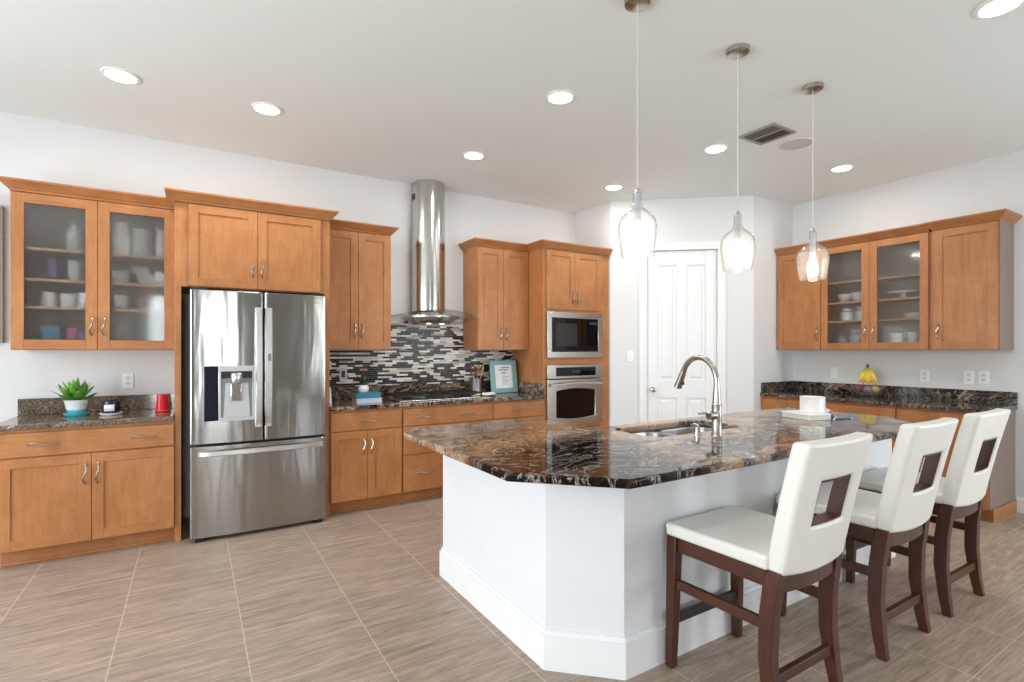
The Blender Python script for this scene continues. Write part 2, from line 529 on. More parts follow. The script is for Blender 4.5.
# ------------------------------------------------------------------ mesh builder
class MB:
    def __init__(self):
        self.bm = bmesh.new()

    def face(self, vs, m=0):
        f = self.bm.faces.new(vs)
        f.material_index = m
        return f

    def v(self, *p):
        return self.bm.verts.new(p if len(p) == 3 else p[0])

    def box(self, x0, x1, y0, y1, z0, z1, m=0):
        V = [self.v(x, y, z) for z in (z0, z1) for y in (y0, y1) for x in (x0, x1)]
        for q in ((0, 2, 3, 1), (4, 5, 7, 6), (0, 1, 5, 4), (2, 6, 7, 3), (0, 4, 6, 2), (1, 3, 7, 5)):
            self.face([V[i] for i in q], m)
        return self

    def loft(self, secs, m=0, cap=True):
        """rings of equal length, closed rings"""
        rings = [[self.v(p) for p in s] for s in secs]
        n = len(rings[0])
        for a, b in zip(rings, rings[1:]):
            for i in range(n):
                j = (i + 1) % n
                self.face([a[i], a[j], b[j], b[i]], m)
        if cap:
            self.face(rings[0][::-1], m)
            self.face(rings[-1], m)
        return self

    def bar(self, secs, m=0):
        """tapered square bar: (cx, cy, cz, wx, wy) from bottom to top"""
        return self.loft([[(x - a / 2, y - b / 2, z), (x + a / 2, y - b / 2, z), (x + a / 2, y + b / 2, z), (x - a / 2, y + b / 2, z)]
                          for x, y, z, a, b in secs], m)

    def tube(self, pts, r, n=10, m=0, cap=True, flat=1.0):
        pts = [Vector(p) for p in pts]
        if not isinstance(r, (list, tuple)):
            r = [r] * len(pts)
        rings = []
        prev = None
        for i, p in enumerate(pts):
            d = (pts[min(i + 1, len(pts) - 1)] - pts[max(i - 1, 0)]).normalized()
            if prev is None:
                a = Vector((0, 0, 1)) if abs(d.z) < 0.9 else Vector((1, 0, 0))
                u = d.cross(a).normalized()
            else:
                u = (prev - d * prev.dot(d)).normalized()
            prev = u
            w = d.cross(u)
            rings.append([p + u * math.cos(2 * PI * k / n) * r[i] + w * math.sin(2 * PI * k / n) * r[i] * flat for k in range(n)])
        return self.loft(rings, m, cap)

    def lathe(self, prof, c=(0, 0, 0), n=32, m=0, ax='z'):
        """prof: (radius, height) from bottom to top"""
        def P(r, h, a):
            x, y = r * math.cos(a), r * math.sin(a)
            if ax == 'z':
                return (c[0] + x, c[1] + y, c[2] + h)
            if ax == 'y':
                return (c[0] + x, c[1] + h, c[2] - y)
            return (c[0] + h, c[1] + x, c[2] + y)
        rings = []
        for r, h in prof:
            if r < 1e-6:
                rings.append([self.v(P(0, h, 0))])
            else:
                rings.append([self.v(P(r, h, 2 * PI * k / n)) for k in range(n)])
        for a, b in zip(rings, rings[1:]):
            for i in range(n):
                j = (i + 1) % n
                if len(a) == 1 and len(b) == 1:
                    continue
                if len(a) == 1:
                    self.face([a[0], b[j], b[i]], m)
                elif len(b) == 1:
                    self.face([a[i], a[j], b[0]], m)
                else:
                    self.face([a[i], a[j], b[j], b[i]], m)
        return self

    def prism(self, outer, z0, z1, holes=(), m=0):
        loops = []
        es = []
        for lp in [outer] + list(holes):
            V = [self.v(x, y, z1) for x, y in lp]
            loops.append(V)
            es += [self.bm.edges.new((V[i], V[(i + 1) % len(V)])) for i in range(len(V))]
        res = bmesh.ops.triangle_fill(self.bm, use_beauty=True, use_dissolve=False, edges=es)
        top = [f for f in res['geom'] if isinstance(f, bmesh.types.BMFace)]
        low = {}
        for V in loops:
            for x in V:
                low[x] = self.v(x.co.x, x.co.y, z0)
        for f in top:
            f.material_index = m
            if f.normal.z < 0:
                f.normal_flip()
            self.face([low[x] for x in reversed(f.verts)], m)
        for V in loops:
            for i in range(len(V)):
                a, b = V[i], V[(i + 1) % len(V)]
                self.face([a, b, low[b], low[a]], m)
        return self

    def slab_xz(self, outer, y0, y1, m=0):
        V0 = [self.v(x, y0, z) for x, z in outer]
        V1 = [self.v(x, y1, z) for x, z in outer]
        self.face(V0, m)
        self.face(V1[::-1], m)
        n = len(outer)
        for i in range(n):
            j = (i + 1) % n
            self.face([V0[j], V0[i], V1[i], V1[j]], m)
        return self

    def cells(self, xs, ys, zs, filled, warp=lambda p: p, m=0):
        vs = {}

        def g(i, j, k):
            if (i, j, k) not in vs:
                vs[i, j, k] = self.v(warp((xs[i], ys[j], zs[k])))
            return vs[i, j, k]
        nx, ny, nz = len(xs) - 1, len(ys) - 1, len(zs) - 1

        def on(i, j, k):
            return 0 <= i < nx and 0 <= j < ny and 0 <= k < nz and filled(i, j, k)
        for i in range(nx):
            for j in range(ny):
                for k in range(nz):
                    if not on(i, j, k):
                        continue
                    if not on(i - 1, j, k):
                        self.face([g(i, j, k), g(i, j, k + 1), g(i, j + 1, k + 1), g(i, j + 1, k)], m)
                    if not on(i + 1, j, k):
                        self.face([g(i + 1, j, k), g(i + 1, j + 1, k), g(i + 1, j + 1, k + 1), g(i + 1, j, k + 1)], m)
                    if not on(i, j - 1, k):
                        self.face([g(i, j, k), g(i + 1, j, k), g(i + 1, j, k + 1), g(i, j, k + 1)], m)
                    if not on(i, j + 1, k):
                        self.face([g(i, j + 1, k), g(i, j + 1, k + 1), g(i + 1, j + 1, k + 1), g(i + 1, j + 1, k)], m)
                    if not on(i, j, k - 1):
                        self.face([g(i, j, k), g(i, j + 1, k), g(i + 1, j + 1, k), g(i + 1, j, k)], m)
                    if not on(i, j, k + 1):
                        self.face([g(i, j, k + 1), g(i + 1, j, k + 1), g(i + 1, j + 1, k + 1), g(i, j + 1, k + 1)], m)
        return self

    def build(self, name, mats, parent=None, bevel=0.0, seg=2, smooth=True, loc=None, subsurf=0, solid=0.0, ang=35):
        bmesh.ops.recalc_face_normals(self.bm, faces=self.bm.faces)
        me = bpy.data.meshes.new(name)
        self.bm.to_mesh(me)
        self.bm.free()
        if not isinstance(mats, (list, tuple)):
            mats = [mats]
        for x in mats:
            me.materials.append(M[x] if isinstance(x, str) else x)
        if smooth:
            for p in me.polygons:
                p.use_smooth = True
            me.set_sharp_from_angle(angle=R(ang))
        o = bpy.data.objects.new(name, me)
        COL.objects.link(o)
        if parent:
            o.parent = parent
        if loc:
            o.location = loc
        if solid:
            s = o.modifiers.new('solid', 'SOLIDIFY')
            s.thickness = solid
            s.offset = 0
        if bevel:
            b = o.modifiers.new('bevel', 'BEVEL')
            b.width = bevel
            b.segments = seg
            b.limit_method = 'ANGLE'
            b.angle_limit = R(35)
            b.harden_normals = False
        if subsurf:
            s = o.modifiers.new('sub', 'SUBSURF')
            s.levels = s.render_levels = subsurf
        return o


def tag(o, label, cat, group=None, kind=None):
    o['label'] = label
    o['category'] = cat
    if group:
        o['group'] = group
    if kind:
        o['kind'] = kind
    return o


def thing(name, label, cat, loc=(0, 0, 0), rz=0.0, group=None):
    o = bpy.data.objects.new(name, None)
    COL.objects.link(o)
    o.empty_display_size = 0.1
    o.location = loc
    o.rotation_euler = (0, 0, rz)
    return tag(o, label, cat, group)


def struct(o):
    o['kind'] = 'structure'
    return o


def dup(root, loc, rz=None, label=None):
    def cp(o, par):
        c = o.copy()
        COL.objects.link(c)
        if par is not None:
            c.parent = par
        for ch in list(o.children):
            cp(ch, c)
        return c
    r = cp(root, None)
    r.location = loc
    if rz is not None:
        r.rotation_euler = (0, 0, rz)
    if label:
        r['label'] = label
    return r


# wall frames: local x runs along the wall, local y = 0 on the wall and negative into the room
def back(lx, z=0.0):
    return (lx, WY, z), 0.0


def right(lx, z=0.0):
    return (WX, 3.38 - lx, z), -PI / 2


PA, PB = Vector((4.005, 4.36)), Vector((5.175, 3.38))
PD = (PB - PA).normalized()
PANG = math.atan2(PD.y, PD.x)
PLEN = (PB - PA).length


def pantry(lx, z=0.0):
    p = PA + PD * lx
    return (p.x, p.y, z), PANG


# ------------------------------------------------------------------ room shell
T = 0.1
struct(MB().box(LX - .3, WX + .3, RY - .3, WY + .3, -0.08, 0).build('floor', 'floor', smooth=False))
struct(MB().box(LX - .3, WX + .3, RY - .3, WY + .3, CH, CH + 0.1).build('ceiling', 'ceiling', smooth=False))
struct(MB().box(LX - .3, WX + .1, WY, WY + T, 0, CH).build('wall_back', 'wall', smooth=False))

struct(MB().box(4.005, 4.005 + T, 4.36, WY, 0, CH).build('wall_oven_side', 'wall', smooth=False))
struct(MB().box(5.175, WX + T, 3.38, 3.38 + T, 0, CH).build('wall_pantry_return', 'wall', smooth=False))

# pantry wall on the diagonal with the door opening in it
DO0, DO1, DOZ = 0.40, 1.152, 2.475
loc, rz = pantry(0)
b = MB()
b.box(0, DO0, 0, T, 0, CH)
b.box(DO1, PLEN, 0, T, 0, CH)
b.box(DO0, DO1, 0, T, DOZ, CH)
w = struct(b.build('wall_pantry', 'wall', smooth=False, loc=loc))
w.rotation_euler = (0, 0, rz)

# walls with windows (left, and behind the camera; right opening added for fill)
WZ0, WZ1 = 0.2, 2.5
b = MB()
x = LX - .3
for a, c in REAR_WINDOWS:
    b.box(x, a, RY - T, RY, 0, CH)
    b.box(a, c, RY - T, RY, 0, WZ0)
    b.box(a, c, RY - T, RY, WZ1, CH)
    x = c
b.box(x, WX + .1, RY - T, RY, 0, CH)
struct(b.build('wall_rear', 'wall_reflect_dark', smooth=False))
b = MB()
y = RY - .1
for a, c in LEFT_WINDOWS:
    b.box(LX - T, LX, y, a, 0, CH)
    b.box(LX - T, LX, a, c, 0, WZ0)
    b.box(LX - T, LX, a, c, WZ1, CH)
    y = c
b.box(LX - T, LX, y, WY, 0, CH)
struct(b.build('wall_left', 'wall', smooth=False))
b = MB()
y = RY - .1
for a, c in RIGHT_FILL_WINDOWS:
    b.box(WX, WX + T, y, a, 0, CH)
    b.box(WX, WX + T, a, c, 0, WZ0)
    b.box(WX, WX + T, a, c, WZ1, CH)
    y = c
b.box(WX, WX + T, y, 3.38, 0, CH)
struct(b.build('wall_right', 'wall', smooth=False))
k = 0
for wall, wins in (('rear', REAR_WINDOWS), ('left', LEFT_WINDOWS), ('right', RIGHT_FILL_WINDOWS)):
    for a, c in wins:
        k += 1
        mid = (a + c) / 2
        fr = MB()
        gl = MB()

        def bx(m_, u0, u1, z0, z1, d0, d1):
            if wall == 'rear':
                m_.box(u0, u1, RY - d1, RY - d0, z0, z1)
            elif wall == 'right':
                m_.box(WX + d0, WX + d1, u0, u1, z0, z1)
            else:
                m_.box(LX - d1, LX - d0, u0, u1, z0, z1)
        for u0, u1, z0, z1 in ((a, a + .05, WZ0, WZ1), (c - .05, c, WZ0, WZ1), (a + .05, c - .05, WZ0, WZ0 + .05), (a + .05, c - .05, WZ1 - .05, WZ1), (mid - .025, mid + .025, WZ0 + .05, WZ1 - .05)):
            bx(fr, u0, u1, z0, z1, 0.02, 0.08)
        fo = struct(fr.build('window_%d' % k, 'trim', bevel=0.003))  # last rear and right-wall windows are added for their light
        bx(gl, a + .05, mid - .025, WZ0 + .05, WZ1 - .05, 0.048, 0.052)
        bx(gl, mid + .025, c - .05, WZ0 + .05, WZ1 - .05, 0.048, 0.052)
        gl.build('glass', 'window_glass', fo, smooth=False)

# baseboards
BB = 0.13


def baseboard(name, length, loc, rz):
    o = MB().loft([[(xx, 0, 0), (xx, -0.014, 0), (xx, -0.014, BB - .025), (xx, -0.006, BB), (xx, 0, BB)] for xx in (0, length)]).build(name, 'trim', smooth=False)
    o.location = loc
    o.rotation_euler = (0, 0, rz)
    return struct(o)


baseboard('baseboard_back', 1.84, (LX, WY, 0), 0)
baseboard('baseboard_right', 1.46 + .45, (WX, 1.46, 0), -PI / 2)
loc, rz = pantry(0.005)
baseboard('baseboard_pantry', 0.30, loc, rz)

# pantry door
loc, rz = pantry(0)
dr = bpy.data.objects.new('door_1', None)
COL.objects.link(dr)
dr.location = loc
dr.rotation_euler = (0, 0, rz)
struct(dr)
dr['label'] = 'white four panel pantry door in the diagonal wall'
W0, W1 = DO0 + .004, DO1 - .004
ZT = DOZ - .005
# slab: recessed panels between stiles and rails
b = MB()
zr = [(0.008, 0.24), (0.84, 1.03), (2.31, ZT)]
mid = (W0 + W1) / 2
st = [(W0, W0 + .115), (mid - .055, mid + .055), (W1 - .115, W1)]
for a, c in st:
    b.box(a, c, 0.012, 0.047, 0.008, ZT)
for z0, z1 in zr:
    b.box(st[0][1], st[1][0], 0.012, 0.047, z0, z1)
    b.box(st[1][1], st[2][0], 0.012, 0.047, z0, z1)
for (a, c) in ((st[0][1], st[1][0]), (st[1][1], st[2][0])):
    for z0, z1 in ((.24, .84), (1.03, 2.31)):
        b.box(a, c, 0.026, 0.036, z0, z1)
        b.loft([[(a + i, yy, z0 + i), (c - i, yy, z0 + i), (c - i, yy, z1 - i), (a + i, yy, z1 - i)] for i, yy in ((.028, .026), (.045, .016))], cap=False)
        bb = MB()
        b.box(a + .045, c - .045, 0.016, 0.026, z0 + .045, z1 - .045)
b.build('door_slab', 'trim', dr, bevel=0.002)
b = MB()
cw = 0.085
for a, c in ((DO0 - cw, DO0), (DO1, DO1 + cw)):
    b.box(a, c, -0.018, 0, 0, DOZ)
b.box(DO0 - cw - .012, DO1 + cw + .012, -0.022, 0, DOZ, DOZ + cw)
b.build('door_frame', 'trim', dr, bevel=0.004)
b = MB()
kx = W0 + .06
b.lathe([(0.0, 0.012), (0.03, 0.012), (0.03, 0.004), (0.014, 0.0), (0.011, -0.028), (0.022, -0.036), (0.029, -0.05), (0.026, -0.064), (0.012, -0.071), (0, -0.072)], (kx, 0, .93), 20, ax='y')
b.build('door_handle', 'nickel', dr)
for z in (2.2, 1.4, .35):
    MB().tube([(W1 + .006, .004, z - .05), (W1 + .006, .004, z + .05)], .007, 8).build('hinge', 'nickel', dr)


# ------------------------------------------------------------------ cabinetry
def handle(parent, x, z, yf, vertical=True, L=0.128):
    b = MB()
    pts, rs = [], []
    n = 14
    for i in range(n + 1):
        t = i / n
        u = (t - .5) * L
        s = math.sin(2 * PI * t) * 0.0085
        d = -0.004 - 0.024 * math.sin(PI * t) ** 0.55
        pts.append((x - s, yf + d, z + u) if vertical else (x + u, yf + d, z + s))
        rs.append(0.0048 + 0.0014 * math.cos(PI * (t - .5)) if 0 < i < n else 0.007)
    b.tube(pts, rs, 8)
    return b.build('handle', 'nickel', parent)


def shaker(root, x0, x1, z0, z1, yf, kind='solid', hx=None, hz=None, glass='frost', st=0.062):
    g = 0.0016
    x0, x1, z0, z1 = x0 + g, x1 - g, z0 + g, z1 - g
    b = MB()
    b.box(x0, x0 + st, yf - .02, yf, z0, z1, 0)
    b.box(x1 - st, x1, yf - .02, yf, z0, z1, 0)
    b.box(x0 + st, x1 - st, yf - .02, yf, z0, z0 + st, 1)
    b.box(x0 + st, x1 - st, yf - .02, yf, z1 - st, z1, 1)
    d = b.build('door', ['woodv', 'woodh'], root, bevel=0.0018)
    if kind == 'solid':
        MB().box(x0 + st - .004, x1 - st + .004, yf - .011, yf - .003, z0 + st - .004, z1 - st + .004).build('panel', 'woodv', d, smooth=False)
    else:
        MB().box(x0 + st - .002, x1 - st + .002, yf - .010, yf - .006, z0 + st - .002, z1 - st + .002).build('glass_pane', glass, d, smooth=False)
    if hx is not None:
        handle(d, x0 + st / 2 if hx == 'L' else x1 - st / 2, hz, yf - .02)
    return d


def drawer(root, x0, x1, z0, z1, yf, hs=(0.5,)):
    g = 0.0016
    d = MB().box(x0 + g, x1 - g, yf - .02, yf, z0 + g, z1 - g).build('drawer', 'woodh', root, bevel=0.003)
    for h in hs:
        handle(d, x0 + (x1 - x0) * h, (z0 + z1) / 2, yf - .02, False, 0.142)
    return d


CROWN = [(0, 0), (0.004, 0), (0.010, 0.012), (0.022, 0.022), (0.038, 0.040), (0.052, 0.055), (0.058, 0.060), (0.058, 0.072), (0, 0.072)]


def crown(root, x0, x1, d, z, left=True, right_=True, ys=-.003):
    yf = -d
    secs = []
    for corner in (('a',) if left else ()) + ('b', 'c') + (('d',) if right_ else ()):
        s = []
        for o, h in CROWN:
            ol = o if left else 0
            orr = o if right_ else 0
            s.append({'a': (x0 - o, ys, z + h), 'b': (x0 - ol, yf - o, z + h), 'c': (x1 + orr, yf - o, z + h), 'd': (x1 + o, ys, z + h)}[corner])
        secs.append(s)
    b = MB()
    b.loft(secs)
    b.build('crown_moulding', 'woodh', root, smooth=False)
    MB().box(x0 + .002, x1 - .002, yf + .002, -.003, z + .002, z + .06).build('top_board', 'woodh', root, smooth=False)


def shell(root, x0, x1, d, z0, z1, mat='woodv', inner=None, t=0.018, name='body', top=True, backp=True):
    b = MB()
    yf = -d
    b.box(x0, x0 + t, yf, -.003, z0, z1, 0)
    b.box(x1 - t, x1, yf, -.003, z0, z1, 0)
    b.box(x0 + t, x1 - t, yf, -.003, z0, z0 + t, 1)
    if top:
        b.box(x0 + t, x1 - t, yf, -.003, z1 - t, z1, 1)
    if backp:
        b.box(x0 + t, x1 - t, -.012, -.003, z0 + t, z1 - t, 2)
    return b.build(name, [mat, 'woodh', inner or 'woodh'], root, smooth=False)


UZ, UTOP = 1.37, 2.43
UH = UTOP - UZ
UD = 0.315            # carcass depth; doors add 0.02


def upper(frame, lx0, lx1, label, doors, crown_l=True, crown_r=True, depth=UD, shelves=(), name='wall_cabinet', cat='cabinet', glass='frost', z0=UZ, z1=UTOP, group=None):
    loc, rz = frame(lx0, z0)
    r = thing(name, label, cat, loc, rz, group)
    w, h = lx1 - lx0, z1 - z0
    gl = any(d[2] == 'glass' for d in doors)
    shell(r, 0, w, depth, 0, h, inner='lining' if gl else None)
    for s in shelves:
        MB().box(.02, w - .02, -depth + .012, -.014, s - z0 - .009, s - z0 + .009).build('shelf', 'woodi', r, smooth=False)
    for a, c, kind, hx in doors:
        shaker(r, a - lx0, c - lx0, 0.003, h - .004, -depth, kind, hx, 0.17, glass, 0.066)
    if crown_l is not None:
        crown(r, 0, w, depth + .012, h, crown_l, crown_r)
    return r


SHELVES = (1.66, 1.85, 2.06)
upper(back, -1.03, -0.115, 'wide maple wall cabinet with two frosted glass doors above the potted succulent', [(-1.03, -0.574, 'glass', 'R'), (-0.574, -0.115, 'glass', 'L')],
      True, False, shelves=SHELVES, name='glass_door_cabinet', z1=UTOP)
upper(back, 0.958, 1.56, 'maple two door wall cabinet between refrigerator and range hood', [(0.958, 1.259, 'solid', 'R'), (1.259, 1.56, 'solid', 'L')], False, True)
upper(back, 2.467, 3.086, 'maple two door wall cabinet between range hood and tall oven cabinet', [(2.467, 2.775, 'solid', 'R'), (2.775, 3.086, 'solid', 'L')], True, False)

# refrigerator enclosure
FD = 0.595
loc, rz = back(-0.112)
r = thing('refrigerator_cabinet', 'tall maple enclosure with two doors above the steel refrigerator', 'cabinet', loc, rz)
w = 0.955 + 0.112
ZC = 1.848
b = MB()
b.box(0, .04, -FD, -.003, 0, UTOP)
b.build('side_panel', 'woodv', r, bevel=0.002)
MB().box(w - .04, w, -FD, -.003, 0, UTOP).build('side_panel', 'woodv', r, bevel=0.002)
b = MB()
b.box(.04, w - .04, -FD + .02, -.003, ZC - .02, ZC, 0)
b.box(.04, w - .04, -FD + .02, -.003, UTOP - .02, UTOP, 0)
b.box(.04, w - .04, -.015, -.003, ZC, UTOP - .02, 0)
b.build('body', 'woodh', r, smooth=False)
MB().box(.04, .082, -FD, -FD + .02, ZC - .02, UTOP).build('face_frame', 'woodv', r, smooth=False)
MB().box(w - .072, w - .04, -FD, -FD + .02, ZC - .02, UTOP).build('face_frame', 'woodv', r, smooth=False)
m_ = 0.421 + .112
shaker(r, .082, m_, ZC - .016, UTOP - .004, -FD, 'solid', 'R', ZC + .14)
shaker(r, m_, w - .072, ZC - .016, UTOP - .004, -FD, 'solid', 'L', ZC + .14)
crown(r, 0, w, FD + .012, UTOP, True, True, -UD - .075)

# oven column
OD = 0.60
loc, rz = back(3.092)
r = thing('oven_cabinet', 'tall maple cabinet housing the microwave and the wall oven', 'cabinet', loc, rz)
w = 0.906
b = MB()
b.box(0, .036, -OD, -.003, 0.1, UTOP)
b.box(w - .125, w, -OD, -OD + .03, 0.1, UTOP)
b.box(w - .02, w, -OD + .03, -.003, 0.1, UTOP)
b.build('side_panel', 'woodv', r, smooth=False)
for z0, z1 in ((.1, .12), (.53, .565), (1.215, 1.285), (1.775, 1.815), (UTOP - .03, UTOP)):
    MB().box(.036, w - .125, -OD, -.016, z0, z1).build('rail', 'woodh', r, smooth=False)
MB().box(.036, w - .02, -.015, -.003, .12, UTOP - .03).build('back_panel', 'woodh', r, smooth=False)
shaker(r, .036, .41, 1.80, UTOP - .004, -OD, 'solid', 'R', 1.93)
shaker(r, .41, w - .122, 1.80, UTOP - .004, -OD, 'solid', 'L', 1.93)
drawer(r, .036, w - .122, .125, .525, -OD)
MB().box(0.0, w, -OD + .07, -OD + .085, 0, .1).build('toe_kick', 'woodh', r, smooth=False)
crown(r, 0, w, OD + .012, UTOP, True, False)

# base cabinets
BD, BH = 0.60, 0.868


def base(frame, lx0, lx1, label, fronts, left_end=False, right_end=False, name='base_cabinet', shoe=True):
    loc, rz = frame(lx0)
    r = thing(name, label, 'cabinet', loc, rz, None)
    w = lx1 - lx0
    b = MB()
    b.box(0, w, -BD, -.003, .105, BH)
    b.build('body', 'woodv', r, bevel=.001)
    b = MB()
    b.box(0.0, w, -BD + .075, -BD + .09, 0, .105)
    b.build('toe_kick', 'woodh', r, smooth=False)
    if shoe:
        MB().box(0, w, -BD + .062, -BD + .075, 0, .018).build('shoe_moulding', 'woodh', r, bevel=.004)
    for f in fronts:
        if f[0] == 'drawer':
            drawer(r, f[1] - lx0, f[2] - lx0, f[3], f[4], -BD, f[5])
        else:
            shaker(r, f[1] - lx0, f[2] - lx0, f[3], f[4], -BD, 'solid', f[5], f[4] - .135)
    return r


DZ0, DZ1 = 0.695, 0.848
base(back, -1.03, -0.113, 'maple base cabinet with one wide drawer under the speckled granite counter',
     [('drawer', -1.03, -.113, DZ0, DZ1, (.235, .81)), ('door', -1.03, -.571, .112, DZ0 - .006, 'R'), ('door', -.571, -.113, .112, DZ0 - .006, 'L')])
base(back, 0.958, 1.575, 'maple base cabinet with a drawer and two doors right of the refrigerator',
     [('drawer', .958, 1.562, DZ0, DZ1, (.52,)), ('door', .958, 1.26, .112, DZ0 - .006, 'R'), ('door', 1.26, 1.562, .112, DZ0 - .006, 'L')])
base(back, 1.577, 2.485, 'maple three drawer base cabinet under the black cooktop',
     [('drawer', 1.577, 2.482, DZ0, DZ1, (.21, .7)), ('drawer', 1.577, 2.482, .44, DZ0 - .006, (.21, .79)), ('drawer', 1.577, 2.482, .112, .434, (.21, .79))])
base(back, 2.487, 3.09, 'maple base cabinet beside the oven column under the teal picture frame',
     [('drawer', 2.49, 3.088, DZ0, DZ1, (.45,)), ('door', 2.49, 2.79, .112, DZ0 - .006, 'R'), ('door', 2.79, 3.088, .112, DZ0 - .006, 'L')])
base(right, 0.004, 1.277, 'long maple base cabinet under the fruit, right counter',
     [('drawer', .004, .64, DZ0, DZ1, (.5,)), ('drawer', .64, 1.277, DZ0, DZ1, (.5,)), ('door', .004, .64, .112, DZ0 - .006, 'R'), ('door', .64, 1.277, .112, DZ0 - .006, 'L')])
eb_ = base(right, 1.28, 1.905, 'maple base cabinet at the open end of the right counter',
     [('drawer', 1.283, 1.905, DZ0, DZ1, (.5,)), ('door', 1.283, 1.594, .112, DZ0 - .006, 'R'), ('door', 1.594, 1.905, .112, DZ0 - .006, 'L')])

MB().box(.6255, .629, -BD, -.003, .105, BH - .001).build('end_panel', 'end_sheen', eb_, smooth=False)  # cabinet end, glancing window reflection painted in
MB().box(.6255, .637, -BD + .06, -.003, 0, .104).build('end_kick', 'woodh', eb_, smooth=False)
# right wall cabinets
upper(right, 0.012, 0.485, 'single door maple wall cabinet next to the pantry wall corner', [(0.012, 0.485, 'solid', 'R')], False, False)
upper(right, 0.487, 1.425, 'maple wall cabinet with two clear glass doors on the right wall', [(0.487, .942, 'glass', 'R'), (.942, 1.42, 'glass', 'L')],
      False, False, shelves=SHELVES, name='glass_door_cabinet', glass='seedy')
er_ = upper(right, 1.452, 1.896, 'single door maple wall cabinet at the open end of the right wall row', [(1.457, 1.891, 'solid', 'L')], True, True, depth=UD + .018)
MB().box(.4445, .448, -UD - .018, -.003, .001, UH - .001).build('end_panel', 'end_sheen', er_, smooth=False)  # same painted window sheen as on the base end
loc, rz = right(1.425, UZ)
tag(MB().box(0, .026, -UD, -.003, 0, UTOP - UZ).build('filler_strip', 'woodv', None, smooth=False, loc=loc), 'narrow maple filler strip between the glass door and end wall cabinets', 'filler').rotation_euler = (0, 0, rz)

# ------------------------------------------------------------------ countertops
CT0, CT1 = 0.869, 0.905


def counter(frame, lx0, lx1, label, mat, bs, d=0.64, end_bs=None):
    loc, rz = frame(lx0)
    r = thing('countertop', label, 'countertop', loc, rz)
    w = lx1 - lx0
    MB().box(0, w, -d, -.002, CT0, CT1).build('slab', mat, r, bevel=.007, seg=3)
    b = MB()
    b.box(0, w, -.024, -.002, CT1 + .0005, CT1 + bs)
    if end_bs == 'right':
        b.box(w - .022, w, -d + .02, -.0245, CT1 + .0005, CT1 + bs)
    elif end_bs:
        b.box(0, .022, -d + .02, -.0245, CT1 + .0005, CT1 + bs)
    b.build('backsplash', mat, r, bevel=.002)
    return r


counter(back, -1.06, -0.115, 'tan and grey speckled granite counter left of the refrigerator', 'granite_left', .115)
counter(back, 0.957, 3.09, 'dark swirled granite counter around the cooktop', 'granite_range', .118, end_bs='right')
counter(right, 0.004, 1.925, 'black veined granite counter along the right wall', 'granite_right', .108, end_bs=True)

# mosaic behind the range
b = MB()
b.box(0.958, 3.09, WY - .008, WY - .0005, 1.017, 1.365)
b.box(1.562, 2.464, WY - .008, WY - .0005, 1.365, 1.672)
tag(b.build('mosaic_backsplash', 'mosaic', smooth=False), 'black, grey and white strip mosaic backsplash behind the cooktop', 'tile backsplash')


# ------------------------------------------------------------------ island
def poly_off(poly, d):
    """offset a polygon (counter-clockwise) outward by d"""
    n = len(poly)
    out = []
    for i in range(n):
        p0, p1, p2 = Vector(poly[i - 1]), Vector(poly[i]), Vector(poly[(i + 1) % n])
        e1, e2 = (p1 - p0).normalized(), (p2 - p1).normalized()
        n1, n2 = Vector((e1.y, -e1.x)), Vector((e2.y, -e2.x))
        k = (n1 + n2) / (1 + n1.dot(n2))
        q = p1 + k * d
        out.append((q.x, q.y))
    return out


IB = [(1.292, 2.885), (1.292, 1.812), (1.532, 1.585), (3.95, 1.585), (3.95, 2.33), (1.96, 2.33), (1.96, 2.885)]   # ccw
IX, IY = 1.29, 1.58
loc0 = (IX, IY, 0)
isl = thing('kitchen_island', 'white panelled kitchen island base with clipped corner', 'island', loc0)
IBl = [(x - IX, y - IY) for x, y in IB]
MB().prism(IBl, 0, CT0 - .001, [poly_off(IBl, -.02)]).build('body', 'island', isl, smooth=False)
b = MB()
for o1, z0, z1 in ((.016, 0, .150), (.008, .150, .172)):
    b.prism(poly_off(IBl, o1), z0, z1, [poly_off(IBl, .0004)])
b.build('baseboard', 'trim', isl, smooth=False)

IT = [(1.01, 2.80), (1.01, 1.675), (1.335, 1.345), (3.80, 1.345), (4.13, 1.675), (4.06, 2.39), (2.06, 2.37), (2.0, 2.43), (2.0, 2.935), (1.14, 2.945)]
it = thing('island_countertop', 'large black, tan and white swirled granite slab on the island', 'countertop', (IX, IY, 0))


def superell(cx, cy, a, bb, r, n=6):
    pts = []
    for qx, qy, a0 in ((1, 1, 0), (-1, 1, 90), (-1, -1, 180), (1, -1, 270)):
        for i in range(n + 1):
            t = R(a0 + 90 * i / n)
            pts.append((cx + qx * (a - r) + r * math.cos(t), cy + qy * (bb - r) + r * math.sin(t)))
    return pts


SX0, SX1, SY0, SY1 = 2.09, 2.86, 1.925, 2.275
hole = superell((SX0 + SX1) / 2 - IX, (SY0 + SY1) / 2 - IY, (SX1 - SX0) / 2, (SY1 - SY0) / 2, .07)
MB().prism([(x - IX, y - IY) for x, y in IT], CT0, CT1, [hole]).build('slab', 'granite_island', it, bevel=.009, seg=3)

# sink
sk = thing('kitchen_sink', 'double bowl stainless steel sink set in the island counter', 'sink', ((SX0 + SX1) / 2, (SY0 + SY1) / 2, 0))


def bowl(x0, x1):
    b = MB()
    cx, a = (x0 + x1) / 2, (x1 - x0) / 2
    bb = (SY1 - SY0) / 2 + .004
    secs = []
    for da, z in ((.012, .864), (0, .862), (-.004, .85), (-.014, .72), (-.03, .69), (-.06, .682)):
        secs.append([(p[0], p[1], z) for p in superell(cx, 0, a + da, bb + da, .07 + min(0, da) * .5)])
    b.loft(secs, cap=False)
    b.face([b.v(p) for p in secs[-1]])
    return b.build('bowl', 'sink_steel', sk)


